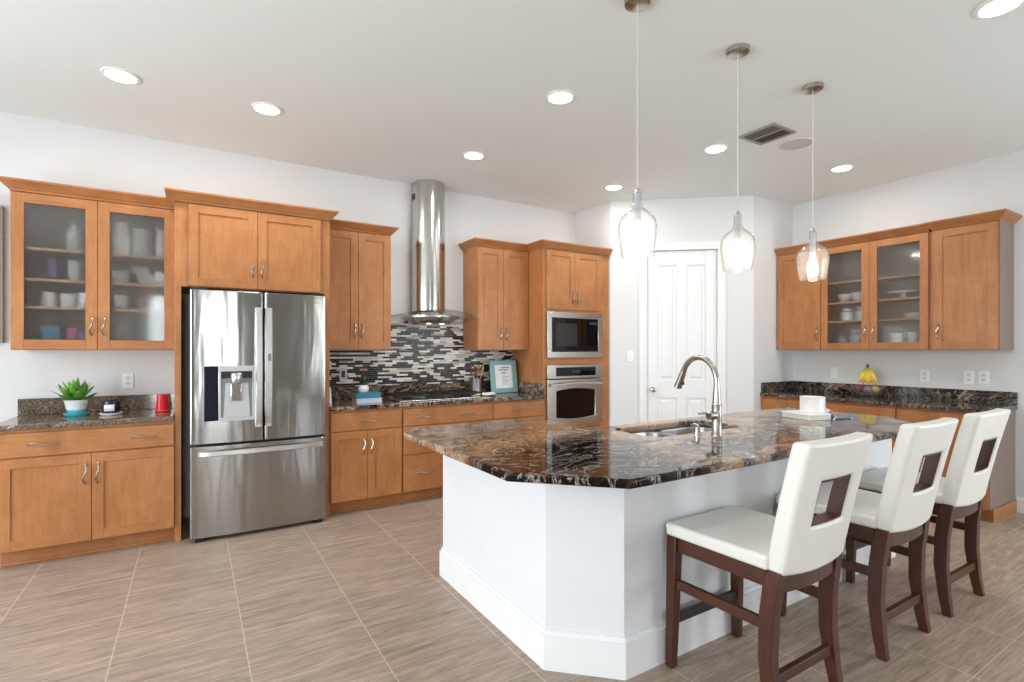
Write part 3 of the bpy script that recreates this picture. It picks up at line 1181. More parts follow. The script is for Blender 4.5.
hw = (SX1 - SX0) / 2
bowl(-hw + .004, -.045)
bowl(-.015, hw - .004)
for cx in (-.21, .2):
    MB().lathe([(0, .0), (.03, .0), (.042, .004), (.042, .006), (0, .002)][::-1], (cx, 0, .683), 20).build('drain', 'steel', sk)

# faucet
fx, fy = 2.425, 1.80
fc = thing('kitchen_faucet', 'tall brushed nickel gooseneck faucet behind the sink', 'faucet', (fx, fy, CT1))
b = MB()
b.lathe([(0, 0), (.031, 0), (.031, .006), (.027, .012), (.0265, .09), (.0265, .165), (.022, .172), (0, .172)], n=24)
b.build('base', 'nickel', fc)
DIRX, DIRY = 0.10, 0.995
pts, rs = [(0, 0, .17), (0, 0, .22)], [.0235, .021]
Rr = 0.128
zc = .285
for i in range(0, 19):
    a = PI - PI * 0.87 * i / 18
    u = Rr + Rr * math.cos(a)
    pts.append((DIRX * u, DIRY * u, zc + Rr * 1.08 * math.sin(a)))
    rs.append(.0155)
b = MB().tube(pts, rs, 14)
b.build('spout', 'nickel', fc)
e1, e0 = Vector(pts[-1]), Vector(pts[-2])
dd = (e1 - e0).normalized()
q = [e1 - dd * .002, e1 + dd * .02, e1 + dd * .07, e1 + dd * .105, e1 + dd * .108]
sp = MB().tube(q, [.0165, .0185, .02, .0235, .021], 14).build('spray_head', 'nickel', fc)
mid_ = e1 + dd * .07
MB().tube([mid_ + Vector((0, -.021, .012)), mid_ + Vector((0, -.027, -.018))], [.006, .008], 8).build('spray_button', 'black', sp)
b = MB()
b.tube([(-.02, 0, .11), (-.062, 0, .112), (-.066, 0, .112)], [.0235, .0235, .018], 14)
b.tube([(-.055, 0, .118), (-.10, .0, .128), (-.15, .0, .128)], [.008, .0065, .0055], 8)
b.build('lever', 'nickel', fc)

sd = thing('soap_dispenser', 'small chrome soap pump beside the faucet', 'soap dispenser', (2.372, 1.885, CT1))
MB().lathe([(0, 0), (.022, 0), (.022, .005), (.016, .008), (.015, .036), (.011, .040), (0, .040)], n=18).build('base', 'chrome', sd)
MB().tube([(0, 0, .040), (0, 0, .046), (0, .010, .051), (0, .036, .049), (0, .041, .044)], [.012, .013, .009, .006, .006], 10).build('pump', 'chrome', sd)


# ------------------------------------------------------------------ refrigerator
fr = thing('refrigerator', 'stainless steel french door refrigerator with bottom freezer drawer', 'refrigerator', (0.4425, 4.60, 0))
FW = .4625


def bowed(x0, x1, z0, z1, yb, m=0, n=16, bow=.022, yf=-.318, edge=.012):
    """door slab whose front bows towards the room; x relative to the fridge middle"""
    b = MB()
    xs = [x0 + (x1 - x0) * i / n for i in range(n + 1)]

    def yy(x):
        e = 0
        dx = min(x - x0, x1 - x)
        if dx < edge:
            e = edge - math.sqrt(max(0, edge ** 2 - (edge - dx) ** 2))
        return yf - bow * (1 - (x / FW) ** 2) + e
    xs = sorted(set(xs + [x0 + edge * f for f in (0, .15, .4, .7, 1)] + [x1 - edge * f for f in (0, .15, .4, .7, 1)]))
    ring = [(x, yy(x)) for x in xs]
    b.loft([[(x, y, z) for x, y in ring] + [(x1, yb, z), (x0, yb, z)] for z in (z0, z1)], m)
    return b


b = MB()
b.box(-FW + .006, FW - .006, -.248, .36, .03, 1.79)
b.build('body', tone('fridge_side', 60, 61, 63, .5), fr, bevel=.004)
b = MB()
b.box(-FW + .03, FW - .03, -.22, -.18, .022, .03)
for s in (-1, 1):
    b.box(s * .40 - .03, s * .40 + .03, -.31, .30, 0, .022)
b.build('base', 'black', fr)
b = MB()
for s in (-1, 1):
    b.box(s * .40 - .05, s * .40 + .05, -.30, -.20, 1.79, 1.812)
b.build('hinge_cover', 'black', fr, bevel=.004)
gap = .0045
dl = bowed(-FW, .009 - gap, .698, 1.80, -.25).build('door', 'fridge', fr, bevel=.003)
drr = bowed(.009 + gap, FW, .698, 1.80, -.25).build('door', 'fridge', fr, bevel=.003)
dz = bowed(-FW, FW, .030, .680, -.25).build('freezer_drawer', 'fridge', fr, bevel=.003)
for d_, x in ((dl, -.026), (drr, .042)):
    yq = -.318 - .022
    secs = []
    n = 16
    for i in range(n + 1):
        t = i / n
        z = .80 + (1.685 - .80) * t
        o = .012 + .045 * math.sin(PI * t) ** .5
        hx = .024
        secs.append([(x - hx, yq - o + .010, z), (x - hx * .7, yq - o, z), (x + hx * .7, yq - o, z), (x + hx, yq - o + .010, z), (x + hx * .8, yq - o + .022, z), (x - hx * .8, yq - o + .022, z)])
    b = MB()
    b.loft(secs)
    for z in (.80, 1.66):
        b.box(x - .017, x + .017, yq - .02, yq + .012, z, z + .025)
    h = b.build('handle', 'handle_steel', d_)
    if x > 0:
        MB().box(x - .012, x + .010, yq - .0585, yq - .053, 1.29, 1.345).build('latch_badge', 'grey_plastic', d_, bevel=.003)
secs = []
n = 20
for i in range(n + 1):
    t = i / n
    x = -.413 + .845 * t
    yq = -.318 - .022 * (1 - (x / FW) ** 2)
    o = .012 + .045 * math.sin(PI * t) ** .5
    z = .628 + .004 * math.sin(PI * t)
    secs.append([(x, yq - o + .012, z - .02), (x, yq - o, z - .014), (x, yq - o, z + .014), (x, yq - o + .012, z + .02), (x, yq - o + .022, z + .016), (x, yq - o + .022, z - .016)])
b = MB()
b.loft(secs)
for x in (-.413, .407):
    yq = -.318 - .022 * (1 - (x / FW) ** 2)
    b.box(x, x + .025, yq - .02, yq + .012, .612, .645)
b.build('handle', 'handle_steel', dz)
# dispenser on the left door
X = lambda wx: wx - .4425
DP = -.337
ds = MB().box(X(.158), X(.387), DP - .012, DP + .02, .855, .880).box(X(.158), X(.387), DP - .012, DP + .02, 1.215, 1.255).box(X(.158), X(.172), DP - .012, DP + .02, .88, 1.215).box(X(.373), X(.387), DP - .012, DP + .02, .88, 1.215)
ds = ds.build('dispenser', 'pale_plastic', dl, bevel=.003)
MB().box(X(.172), X(.373), DP - .004, DP + .01, .88, 1.215).build('dispenser_recess', 'grey_plastic', dl, smooth=False)
MB().slab_xz([(X(.186), .882), (X(.360), .882), (X(.345), 1.13), (X(.201), 1.13)], DP - .008, DP - .004).build('dispenser_pad', 'pale_plastic', dl)
MB().box(X(.173), X(.372), DP - .010, DP - .004, 1.165, 1.213).build('dispenser_shadow_gap', 'black', dl, smooth=False)
MB().lathe([(0, 0), (.034, 0), (.04, .012), (.041, .07), (.036, .08), (0, .08)], (X(.268), DP - .03, 1.125), 20).build('dispenser_nozzle', 'steel', dl)
MB().box(X(.232), X(.304), DP - .022, DP - .009, .998, 1.125).build('dispenser_paddle', 'chrome', dl, bevel=.006)
MB().box(X(.066), X(.156), DP + .0, DP + .024, .86, 1.255).build('control_panel', 'screen', dl, bevel=.003)
# small maker's badge, top right
t_ = bpy.data.curves.new('badge', 'FONT')
t_.body = 'LG'
t_.size = .026
t_.extrude = .0006
t_.materials.append(M['pale_plastic'])
tf = bpy.data.objects.new('badge_text', t_)
COL.objects.link(tf)
tm = bpy.data.meshes.new_from_object(tf.evaluated_get(bpy.context.evaluated_depsgraph_get()))
bpy.data.objects.remove(tf)
to = bpy.data.objects.new('badge', tm)
COL.objects.link(to)
to.parent = drr
to.rotation_euler = (R(90), 0, 0)
xb = .385
to.location = (xb, -.318 - .022 * (1 - (xb / FW) ** 2) - .0022, 1.735)
to.rotation_euler = (R(90), 0, math.atan(2 * .022 * xb / FW ** 2))
MB().lathe([(.013, 0), (.013, .0025), (.0105, .0025), (.0105, 0)], (xb - .02, -.318 - .022 * (1 - ((xb - .02) / FW) ** 2) - .0025, 1.745), 20, ax='y').build('badge_ring', 'pale_plastic', drr)

# ------------------------------------------------------------------ microwave and oven
OX = 3.128
OWD = .752
YF = 4.385      # face of the oven column


def appliance(name, label, z):
    return thing(name, label, name.replace('_', ' ').replace('wall ', ''), (OX + OWD / 2, YF - .001, z))


mw = appliance('microwave', 'built-in stainless microwave above the wall oven', 1.288)
H_ = .484
MB().box(-.33, .33, .003, .45, .03, H_ - .03).build('body', 'black', mw, smooth=False)
b = MB()
h2 = OWD / 2
for x0, x1, z0, z1 in ((-h2, h2, 0, .062), (-h2, h2, H_ - .062, H_), (-h2, -h2 + .06, .062, H_ - .062), (h2 - .06, h2, .062, H_ - .062)):
    b.box(x0, x1, -.028, 0, z0, z1)
b.build('trim_frame', 'steel', mw, bevel=.003)
d = MB().box(-h2 + .064, h2 - .066, -.026, -.001, .066, H_ - .066).build('door', 'black_glass', mw, bevel=.003)
MB().box(-h2 + .115, .02, -.0268, -.0262, .12, H_ - .12).build('door_window', tone('mesh_window', 42, 42, 44, .2), d, smooth=False)
MB().box(.19, .30, -.0268, -.0262, H_ - .13, H_ - .095).build('display', tone('oven_display', 50, 62, 66, .1), d, smooth=False)

ov = appliance('wall_oven', 'built-in stainless oven with curved handle below the microwave', .568)
H_ = .642
MB().box(-.33, .33, .003, .52, .02, H_ - .03).build('body', 'black', ov, smooth=False)
cp = MB().box(-h2, h2, -.03, 0, .50, H_).build('control_panel', 'steel', ov, bevel=.003)
MB().box(-.265, .275, -.0315, -.0302, .525, H_ - .025).build('display', 'black_glass', cp, smooth=False)
MB().box(-.06, .06, -.0322, -.0316, .56, .59).build('clock', tone('oven_display', 50, 62, 66, .1), cp, smooth=False)
b = MB()
# door with a window that bulges at top and bottom
zb, zt = .09, .37
outer = [(-h2, .0), (h2, .0), (h2, .488), (-h2, .488)]
N = 12
win = [(-.265 + .53 * i / N, zb - .022 * math.sin(PI * i / N)) for i in range(N + 1)] + [(.265 - .53 * i / N, zt + .022 * math.sin(PI * i / N)) for i in range(N + 1)]
b.prism(outer, 0, .034, [win])
d = b.build('door', 'steel', ov, bevel=.003)
for v in d.data.vertices:
    x, y, z = v.co
    v.co = (x, -z, y)
d.data.flip_normals()
MB().slab_xz([(x * .995, z) for x, z in win], -.028, -.004).build('door_window', 'black_glass', d)
pts = [(-.35, -.036, .43), (-.345, -.065, .432)] + [(-.34 + .68 * i / 16, -.07 - .02 * math.sin(PI * i / 16), .434 + .016 * math.sin(PI * i / 16)) for i in range(17)] + [(.345, -.065, .432), (.35, -.036, .43)]
MB().tube(pts, .0115, 10).build('handle', 'steel', d)

# ------------------------------------------------------------------ range hood
HX = 2.03
hd = thing('range_hood', 'stainless chimney range hood with curved glass canopy', 'range hood', (HX, WY, 1.63))
b = MB()
cw2 = .158


def plan(wd, flat, bow, y0=-.009):
    pts = [(-wd, y0), (-wd, -flat)]
    for i in range(1, 14):
        t = i / 14
        pts.append((-wd + 2 * wd * t, -flat - bow * math.sin(PI * t) ** .75))
    return pts + [(wd, -flat), (wd, y0)]


b.loft([[(x, y, z) for x, y in plan(cw2, .155, .105)] for z in (.125, .86)])
b.build('lower_chimney', 'steelv', hd)
b = MB()
b.loft([[(x, y, z) for x, y in plan(cw2 - .004, .152, .102)] for z in (.85, CH - 1.63 - .002)])
uc = b.build('upper_chimney', 'steelv', hd)
b = MB()
for k in range(2):
    b.box(-cw2 - .0005, -cw2 + .0035, -.125 + k * .05, -.095 + k * .05, 1.24, 1.30)
b.build('vent_slot', 'black', uc, smooth=False)
# glass canopy: an arch from side to side, bowed front
b = MB()
nx, ny = 20, 8
vs = []
for i in range(nx + 1):
    u = -1 + 2 * i / nx
    row = []
    for j in range(ny + 1):
        w_ = j / ny
        yfront = -.36 - .13 * (1 - u * u)
        y = -.012 + (yfront + .012) * w_
        z = .125 - .075 * u * u
        row.append(b.v(u * .448, y, z))
    vs.append(row)
for i in range(nx):
    for j in range(ny):
        b.face([vs[i][j], vs[i + 1][j], vs[i + 1][j + 1], vs[i][j + 1]])
b.build('glass_canopy', 'hood_glass', hd, solid=.007)
b = MB()
secs = []
for s_, z in ((.70, .0), (.78, .022), (.80, .026), (1.0, .055), (.98, .075), (.80, .098), (.5, .118)):
    ring = []
    for i in range(17):
        t = i / 16
        x = -.25 * s_ + .50 * s_ * t
        ring.append((x, -.10 - (.20 * s_ + .15 * math.sin(PI * t) * s_), z))
    ring += [(.25 * s_, -.012, z), (-.25 * s_, -.012, z)]
    secs.append(ring)
b.loft(secs)
b.build('hood_body', 'steel', hd)
MB().box(-.15, .15, -.24, -.06, -.006, -.001).build('filter', 'grey_plastic', hd, smooth=False)
for x in (-.07, .07):
    MB().lathe([(.022, 0), (.022, .003), (0, .003)], (x, -.27, -.004), 16).build('hood_lamp', emit('hood_lamp', (1, .82, .6, 1), 5), hd)

# cooktop
ck = thing('gas_cooktop', 'black five burner gas cooktop on the dark granite counter', 'cooktop', (1.985, 4.66, CT1))
MB().box(-.42, .42, -.245, .225, .001, .012).build('tray', 'steel', ck, bevel=.004)
for x, y, s in ((-.3, -.1, .04), (-.3, .12, .045), (0, .02, .055), (.3, -.1, .045), (.3, .12, .04)):
    bo = MB().lathe([(s * 1.25, 0), (s * 1.2, .006), (s, .01), (s, .022), (s * .85, .027), (0, .027)], (x, y, .013), 20).build('burner', 'iron', ck)
for gx in (-.285, 0, .285):
    b = MB()
    hw_ = .135
    for x in (-hw_, 0, hw_):
        b.box(gx + x - .007, gx + x + .007, -.205, .205, .040, .053)
    for y in (-.205, -.07, .07, .205):
        b.box(gx - hw_, gx + hw_, y - .007, y + .007, .040, .0525)
    for x in (-hw_, hw_):
        for y in (-.2, .2):
            b.box(gx + x - .006, gx + x + .006, y - .006, y + .006, .012, .041)
    b.build('grate', 'iron', ck)
for i in range(5):
    MB().lathe([(.019, 0), (.019, .014), (.016, .02), (0, .02)], (-.16 + .08 * i, -.226, .0125), 16).build('knob', 'iron', ck)


# ------------------------------------------------------------------ bar stools
def make_stool(label, loc):
    r = thing('bar_stool', label, 'bar stool', loc, 0, 'white leather bar stools at the island')
    # seat cushion: slight crown, front roll
    xs = [-.245 + .49 * i / 10 for i in range(11)]
    ys = [-.205 + .455 * i / 8 for i in range(9)]
    zs = [.568, .606, .622]

    def wp(p):
        x, y, z = p
        dome = (1 - (x / .245) ** 4) * (1 - ((y - .02) / .235) ** 4 if abs(y - .02) < .235 else 0)
        if z > .6:
            z += .008 * dome
        k = 1 + .012 * (1 if z > .58 else 0)
        return (x * k * (1 - .16 * (.25 - y)), y, z)
    MB().cells(xs, ys, zs, lambda i, j, k: True, wp).build('seat', 'leather', r, bevel=.012, seg=3)
    # backrest, leaning away from the island, bowed in plan, with a rectangular window
    hw = .214
    xs = [-hw, -.185, -.15, -.105, -.05, 0, .05, .105, .15, .185, hw]
    zs = [.562, .61, .66, .735, .79, .85, .905, .96, 1.01, 1.052]
    ys = [-.274, -.204]

    def lean(p):
        x, y, z = p
        t = (z - .562) / .49
        y2 = y - .085 * t - .022 * t * t + .020 * (x / hw) ** 2
        sag = -.012 * (1 - (x / hw) ** 2) if z < .57 else .0
        return (x * (1 + .04 * t), y2, z + sag)
    MB().cells(xs, ys, zs, lambda i, j, k: not (3 <= i <= 6 and 3 <= k <= 5), lean).build('backrest', 'leather', r, bevel=.015, seg=3)
    # walnut lining of the window
    b = MB()
    b.cells([-.1045, -.099, -.05, 0, .05, .099, .1045], [-.266, -.212], [.7355, .741, .79, .85, .899, .9045],
            lambda i, j, k: i in (0, 5) or k in (0, 4), lean)
    b.build('window_lining', 'walnut', r, smooth=False)
    # aprons
    b = MB()
    b.box(-.205, .205, .212, .236, .505, .567)
    for s in (-1, 1):
        b.loft([[(s * xx - .011, yy, .505), (s * xx + .011, yy, .505), (s * xx + .011, yy, .567), (s * xx - .011, yy, .567)] for xx, yy in ((.202, -.19), (.217, .215))])
    b.cells([-.188 + .047 * i for i in range(9)], [-.252, -.229], [.490, .562], lambda i, j, k: True,
            lambda p: (p[0], p[1] + .022 * (p[0] / .2) ** 2, p[2] - (.010 * (1 - (p[0] / .2) ** 2) if p[2] > .5 else 0)))
    b.build('seat_frame', 'walnuth', r, smooth=False)
    for s in (-1, 1):
        MB().bar([(s * .229, .232, 0, .036, .036), (s * .224, .228, .25, .042, .044), (s * .218, .222, .568, .048, .05)]).build('leg', 'walnut', r, bevel=.003)
        MB().bar([(s * .217, -.228, 0, .036, .040), (s * .213, -.212, .10, .042, .046), (s * .208, -.197, .25, .048, .054), (s * .203, -.200, .40, .05, .056),
                  (s * .199, -.214, .52, .05, .058), (s * .197, -.225, .572, .048, .05)]).build('leg', 'walnut', r, bevel=.003)
        MB().loft([[(s * xx - .011, yy, .345), (s * xx + .011, yy, .345), (s * xx + .011, yy, .385), (s * xx - .011, yy, .385)] for xx, yy in ((.205, -.18), (.221, .205))]).build('side_stretcher', 'walnut', r, bevel=.002)
    MB().box(-.205, .205, .217, .239, .185, .225).build('footrest', tone('footrest_metal', 40, 34, 32, .35), r, bevel=.002)
    MB().box(-.190, .190, -.220, -.196, .145, .185).build('rear_stretcher', 'walnuth', r, bevel=.002)
    return r


SY = 1.305
st1 = make_stool('nearest white leather bar stool, seat fully visible, by the island corner', (1.992, SY, 0))
dup(st1, (2.818, SY, 0), 0, 'middle white leather bar stool of the three at the island')
dup(st1, (3.528, SY, 0), 0, 'white leather bar stool farthest from the camera, by the right counter')

# ------------------------------------------------------------------ pendants
PN = 'glass pendant lights over the island'
for i, (px, lab) in enumerate(((1.812, 'clear glass pendant light hanging over the sink end of the island'),
                               (2.588, 'middle clear glass pendant light of three over the island'),
                               (3.358, 'clear glass pendant light nearest the right wall cabinets'))):
    if i:
        dup(p0, (px, 1.785, 0), 0, lab)
        continue
    p0 = thing('pendant_light', lab, 'pendant light', (px, 1.785, 0), 0, PN)
    MB().lathe([(0, CH - .03), (.05, CH - .03), (.06, CH - .024), (.063, CH - .001), (0, CH - .001)], n=32).build('canopy', 'nickel', p0)
    MB().tube([(0, 0, 2.149), (0, 0, CH - .028)], .0028, 8).build('cord', tone('cord', 205, 203, 198, .4), p0)
    MB().lathe([(0, 2.121), (.021, 2.121), (.021, 2.127), (.012, 2.134), (.006, 2.148), (0, 2.15)], n=20).build('cap', 'chrome', p0)
    b = MB()
    b.lathe([(0, 1.986), (.015, 1.986), (.016, 1.99), (.016, 2.12), (0, 2.12)], n=18)
    b.build('socket', 'pale_plastic', p0)
    prof = [(.074, 1.814), (.077, 1.83), (.084, 1.875), (.090, 1.92), (.092, 1.95), (.090, 1.975), (.082, 1.998), (.066, 2.018), (.046, 2.033), (.031, 2.046), (.024, 2.062), (.021, 2.085), (.020, 2.112), (.022, 2.118)]
    b = MB()
    b.lathe(prof + [(r_ - .003, z_) for r_, z_ in prof[::-1]], n=40)
    b.build('lamp_shade', 'glass', p0)
    MB().lathe([(0, 1.838), (.018, 1.843), (.029, 1.86), (.032, 1.885), (.027, 1.915), (.016, 1.95), (.013, 1.984), (0, 1.984)], n=20).build('bulb', 'bulb', p0)

# ------------------------------------------------------------------ ceiling fittings
DL = [(-.375, 3.94, 'recessed ceiling light above the refrigerator left side, farthest left'),
      (.437, 3.945, 'recessed ceiling light in front of the refrigerator cabinet doors'),
      (2.06, 3.955, 'recessed ceiling light in front of the range hood chimney'),
      (2.074, 2.74, 'recessed ceiling light between the hood light and first pendant'),
      (3.69, 3.97, 'recessed ceiling light in front of the oven cabinet'),
      (3.705, 2.76, 'recessed ceiling light beside the ceiling vent'),
      (5.094, 2.445, 'recessed ceiling light in front of the right wall cabinets'),
      (3.342, .884, 'recessed ceiling light nearest the camera, top right corner')]
for i, (x, y, lab) in enumerate(DL):
    if i == 0:
        d0 = thing('recessed_light', lab, 'ceiling light', (x, y, CH), 0, 'recessed ceiling lights')
        MB().lathe([(.076, -.001), (.097, -.001), (.099, -.004), (.097, -.008), (.080, -.010), (.076, -.004)], n=36).build('trim_ring', 'plastic_w', d0)
        MB().lathe([(.0755, -.0045), (.0755, -.001), (0, -.001), (0, -.0045)], n=36).build('lens', 'lamp', d0)
        ld = bpy.data.lights.new('lamp', 'AREA')
        ld.shape = 'DISK'
        ld.size = .15
        ld.energy = DOWNLIGHT
        ld.color = (1.0, 0.96, 0.91)
        lo = bpy.data.objects.new('lamp', ld)
        COL.objects.link(lo)
        lo.parent = d0
        lo.location = (0, 0, -.012)
    else:
        dup(d0, (x, y, CH), 0, lab)

vt = thing('ceiling_vent', 'square metal air vent in the ceiling with louvres', 'vent', (3.795, 2.365, CH))
b = MB()
hv = .148
for x0, x1, y0, y1 in ((-hv, hv, -hv, -hv + .025), (-hv, hv, hv - .025, hv), (-hv, -hv + .025, -hv + .025, hv - .025), (hv - .025, hv, -hv + .025, hv - .025), (-.008, .008, -hv + .025, hv - .025)):
    b.box(x0, x1, y0, y1, -.010, -.001)
b.build('frame', tone('vent_frame', 150, 148, 145), vt)
MB().box(-hv + .025, hv - .025, -hv + .025, hv - .025, -.003, -.001).build('duct_opening', tone('vent_dark', 62, 60, 58), vt, smooth=False)
b = MB()
for i in range(9):
    y = -.105 + .026 * i
    b.loft([[(x, y - .008, -.009), (x, y - .006, -.010), (x, y + .008, -.004), (x, y + .006, -.003)] for x in (.012, hv - .027)])
    b.loft([[(x, y + .008, -.009), (x, y + .006, -.010), (x, y - .008, -.004), (x, y - .006, -.003)] for x in (-hv + .027, -.012)])
b.build('louvre', tone('vent_louvre', 110, 106, 102), vt, smooth=False)
sp = thing('ceiling_speaker', 'round white flush speaker grille in the ceiling', 'speaker', (4.175, 2.355, CH))
MB().lathe([(.118, -.001), (.125, -.001), (.125, -.006), (.118, -.007)], n=40).build('rim', tone('speaker_rim', 226, 224, 220), sp)
MB().lathe([(.118, -.005), (.118, -.001), (0, -.001), (0, -.006)], n=40).build('grille', tone('speaker_grille', 204, 202, 198, .8), sp)


# ------------------------------------------------------------------ outlets and switches
def outlet(frame, lx, z, label, kind='outlet', wide=1, col='plastic_w', lift=0.0, name=None):
    loc, rz = frame(lx, z)
    r = thing(name or ('wall_outlet' if kind == 'outlet' else 'light_switch'), label, 'outlet' if kind == 'outlet' else 'light switch', loc, rz)
    hw = .036 * wide
    MB().box(-hw, hw, -.0065 - lift, -.001 - lift, -.058, .058).build('cover_plate', col, r, bevel=.002)
    for k in range(wide):
        cx = (k - (wide - 1) / 2) * .046
        if kind == 'outlet':
            for s in (-1, 1):
                MB().lathe([(.0165, -.0085), (.0165, -.006)][::-1] + [(0, -.0085)], (cx, -lift, s * .021), 18, ax='y').build('socket', tone('socket_face', 222, 222, 220), r)
                b = MB()
                for q in (-.006, .006):
                    b.box(cx + q - .0012, cx + q + .0012, -.0092 - lift, -.0084 - lift, s * .021 - .002, s * .021 + .007)
                b.build('slot', 'slot', r, smooth=False)
        else:
            MB().box(cx - .016, cx + .016, -.009 - lift, -.006 - lift, -.033, .033).build('rocker', 'black' if col != 'plastic_w' else 'trim', r, bevel=.002)
    return r


outlet(back, -.43, 1.13, 'white double outlet on the wall left of the refrigerator')
outlet(back, 1.205, 1.143, 'grey plated dark switch on the mosaic above the books', 'switch', col='pale_plastic', lift=.008)
outlet(right, 3.38 - 2.106, 1.122, 'white outlet on the right wall just right of the fruit')
outlet(right, 3.38 - 1.778, 1.123, 'white outlet on the right wall above the end of the counter, second from right')
outlet(right, 3.38 - 1.676, 1.125, 'white outlet nearest the right end of the right counter')
outlet(right, 3.38 - 2.926, 1.123, 'white switch plate on the right wall left of the bananas', 'switch')
outlet(pantry, .22, 1.30, 'white light switch on the pantry wall left of the door', 'switch')

# picture at the far left of the back wall
loc, rz = back(-1.562, 1.42)
pc = thing('wall_picture', 'framed picture on the back wall at the far left edge', 'picture', loc, rz)
b = MB()
for x0, x1, z0, z1 in ((0, .43, 0, .03), (0, .43, .93, .96), (0, .03, .03, .93), (.40, .43, .03, .93)):
    b.box(x0, x1, -.035, -.002, z0, z1)
b.build('frame', tone('pewter_frame', 140, 134, 128), pc, bevel=.003)
t = NT('soft_print')
t.l(t.ramp(t.noise(t.coords(), 5, 4, .6, 1).outputs['Fac'], [(.3, rgb(90, 84, 82)), (.5, rgb(214, 190, 178)), (.7, rgb(240, 236, 230))]), t.b.inputs['Base Color'])
MB().box(.03, .40, -.02, -.004, .03, .93).build('canvas', t.m, pc, smooth=False)


# ------------------------------------------------------------------ things on the left counter
def leaf(b, base, dirv, L, W, up=.35, m=0, thick=.012, n=6):
    """a fleshy pointed leaf"""
    d = Vector(dirv).normalized()
    side = d.cross(Vector((0, 0, 1)))
    if side.length < .05:
        side = Vector((1, 0, 0))
    side.normalize()
    nrm = side.cross(d).normalized()
    secs = []
    for i in range(n + 1):
        t = i / n
        w = W * (math.sin(PI * min(.97, .18 + .80 * t)) ** .8) / 2
        if i == n:
            w = W * .03
        p = Vector(base) + d * L * t + Vector((0, 0, up * L * (t * t) * .5))
        th = thick * (1 - .8 * t)
        secs.append([p - side * w + nrm * th * .3, p - nrm * th * .5, p + side * w + nrm * th * .3, p + nrm * th * .35])
    b.loft(secs, m)


pl = thing('potted_succulent', 'green succulent in a white and turquoise dipped pot', 'plant', (-.705, 4.74, CT1 + .001))
pt = NT('dipped_pot')
sep = pt.n('ShaderNodeSeparateXYZ')
pt.l(pt.coords(), sep.inputs[0])
pt.l(pt.ramp(sep.outputs[2], [(.0, rgb(78, 176, 186)), (.040, rgb(96, 188, 196)), (.046, rgb(226, 234, 236)), (1, rgb(232, 238, 240))]), pt.b.inputs['Base Color'])
pt.setb(Roughness=.25)
MB().lathe([(0, .012), (.043, .012), (.056, .05), (.068, .108), (.072, .112), (.066, .112), (.055, .06), (0, .06)], n=32).build('pot', pt.m, pl)
MB().lathe([(0, 0), (.062, 0), (.072, .012), (.074, .02), (.066, .018), (.05, .010), (0, .011)], n=32).build('saucer', tone('turquoise', 74, 176, 190, .25), pl)
MB().lathe([(.060, .098), (0, .103)], n=20).build('soil', tone('soil', 70, 54, 42, .9), pl)
lm = NT('succulent_leaf')
lm.l(lm.ramp(lm.noise(lm.coords(), 9, 3).outputs['Fac'], [(.32, rgb(52, 108, 34)), (.5, rgb(104, 160, 56)), (.72, rgb(186, 208, 104))]), lm.b.inputs['Base Color'])
lm.setb(Roughness=.4)
rnd = random.Random(4)
for ring, (cnt, el, L, W) in enumerate(((9, .30, .125, .062), (9, .80, .128, .058), (7, 1.4, .135, .05), (4, 2.8, .13, .042))):
    for i in range(cnt):
        a = 2 * PI * i / cnt + ring * .5 + rnd.uniform(-.15, .15)
        b = MB()
        leaf(b, (.012 * math.cos(a), .012 * math.sin(a), .100), (math.cos(a), math.sin(a), el + rnd.uniform(-.1, .15)), L * rnd.uniform(.9, 1.1), W, up=.5)
        b.build('leaf', lm.m, pl)

cd = thing('candle_jar', 'dark navy candle jar with a white label on a white saucer', 'candle', (-.50, 4.66, CT1 + .001))
MB().lathe([(0, 0), (.055, 0), (.068, .010), (.070, .016), (.05, .013), (0, .013)], n=32).build('saucer', 'ceramic', cd)
MB().lathe([(0, .014), (.048, .014), (.052, .02), (.052, .098), (.050, .102), (.046, .102), (.046, .08), (0, .08)], n=32).build('jar', tone('navy_glass', 26, 28, 48, .12), cd)
MB().lathe([(.045, .0805), (0, .082)], n=24).build('wax', tone('wax', 226, 220, 205), cd)
b = MB()
lab_n = 8
rows = []
for i in range(lab_n + 1):
    a = R(-90 - 35 - 8) + R(70) * i / lab_n
    rows.append((.0527 * math.cos(a), .0527 * math.sin(a)))
for (xa, ya), (xb_, yb_) in zip(rows, rows[1:]):
    b.face([b.v(xa, ya, .03), b.v(xb_, yb_, .03), b.v(xb_, yb_, .075), b.v(xa, ya, .075)])
b.build('label_sticker', tone('paper', 226, 230, 236, .7), cd, solid=.0006)

cu = thing('tumbler', 'red upside-down tumbler beside the refrigerator panel', 'cup', (-.197, 4.70, CT1 + .001))
MB().lathe([(.046, 0), (.047, .006), (.044, .012), (.034, .122), (.031, .130), (.022, .132), (0, .130)], n=32).build('shell', tone('red_enamel', 200, 22, 38, .2), cu)
MB().lathe([(.0455, .007), (.0475, .010), (.0455, .013)], n=32).build('rim_band', tone('red_band', 228, 110, 110, .25), cu)

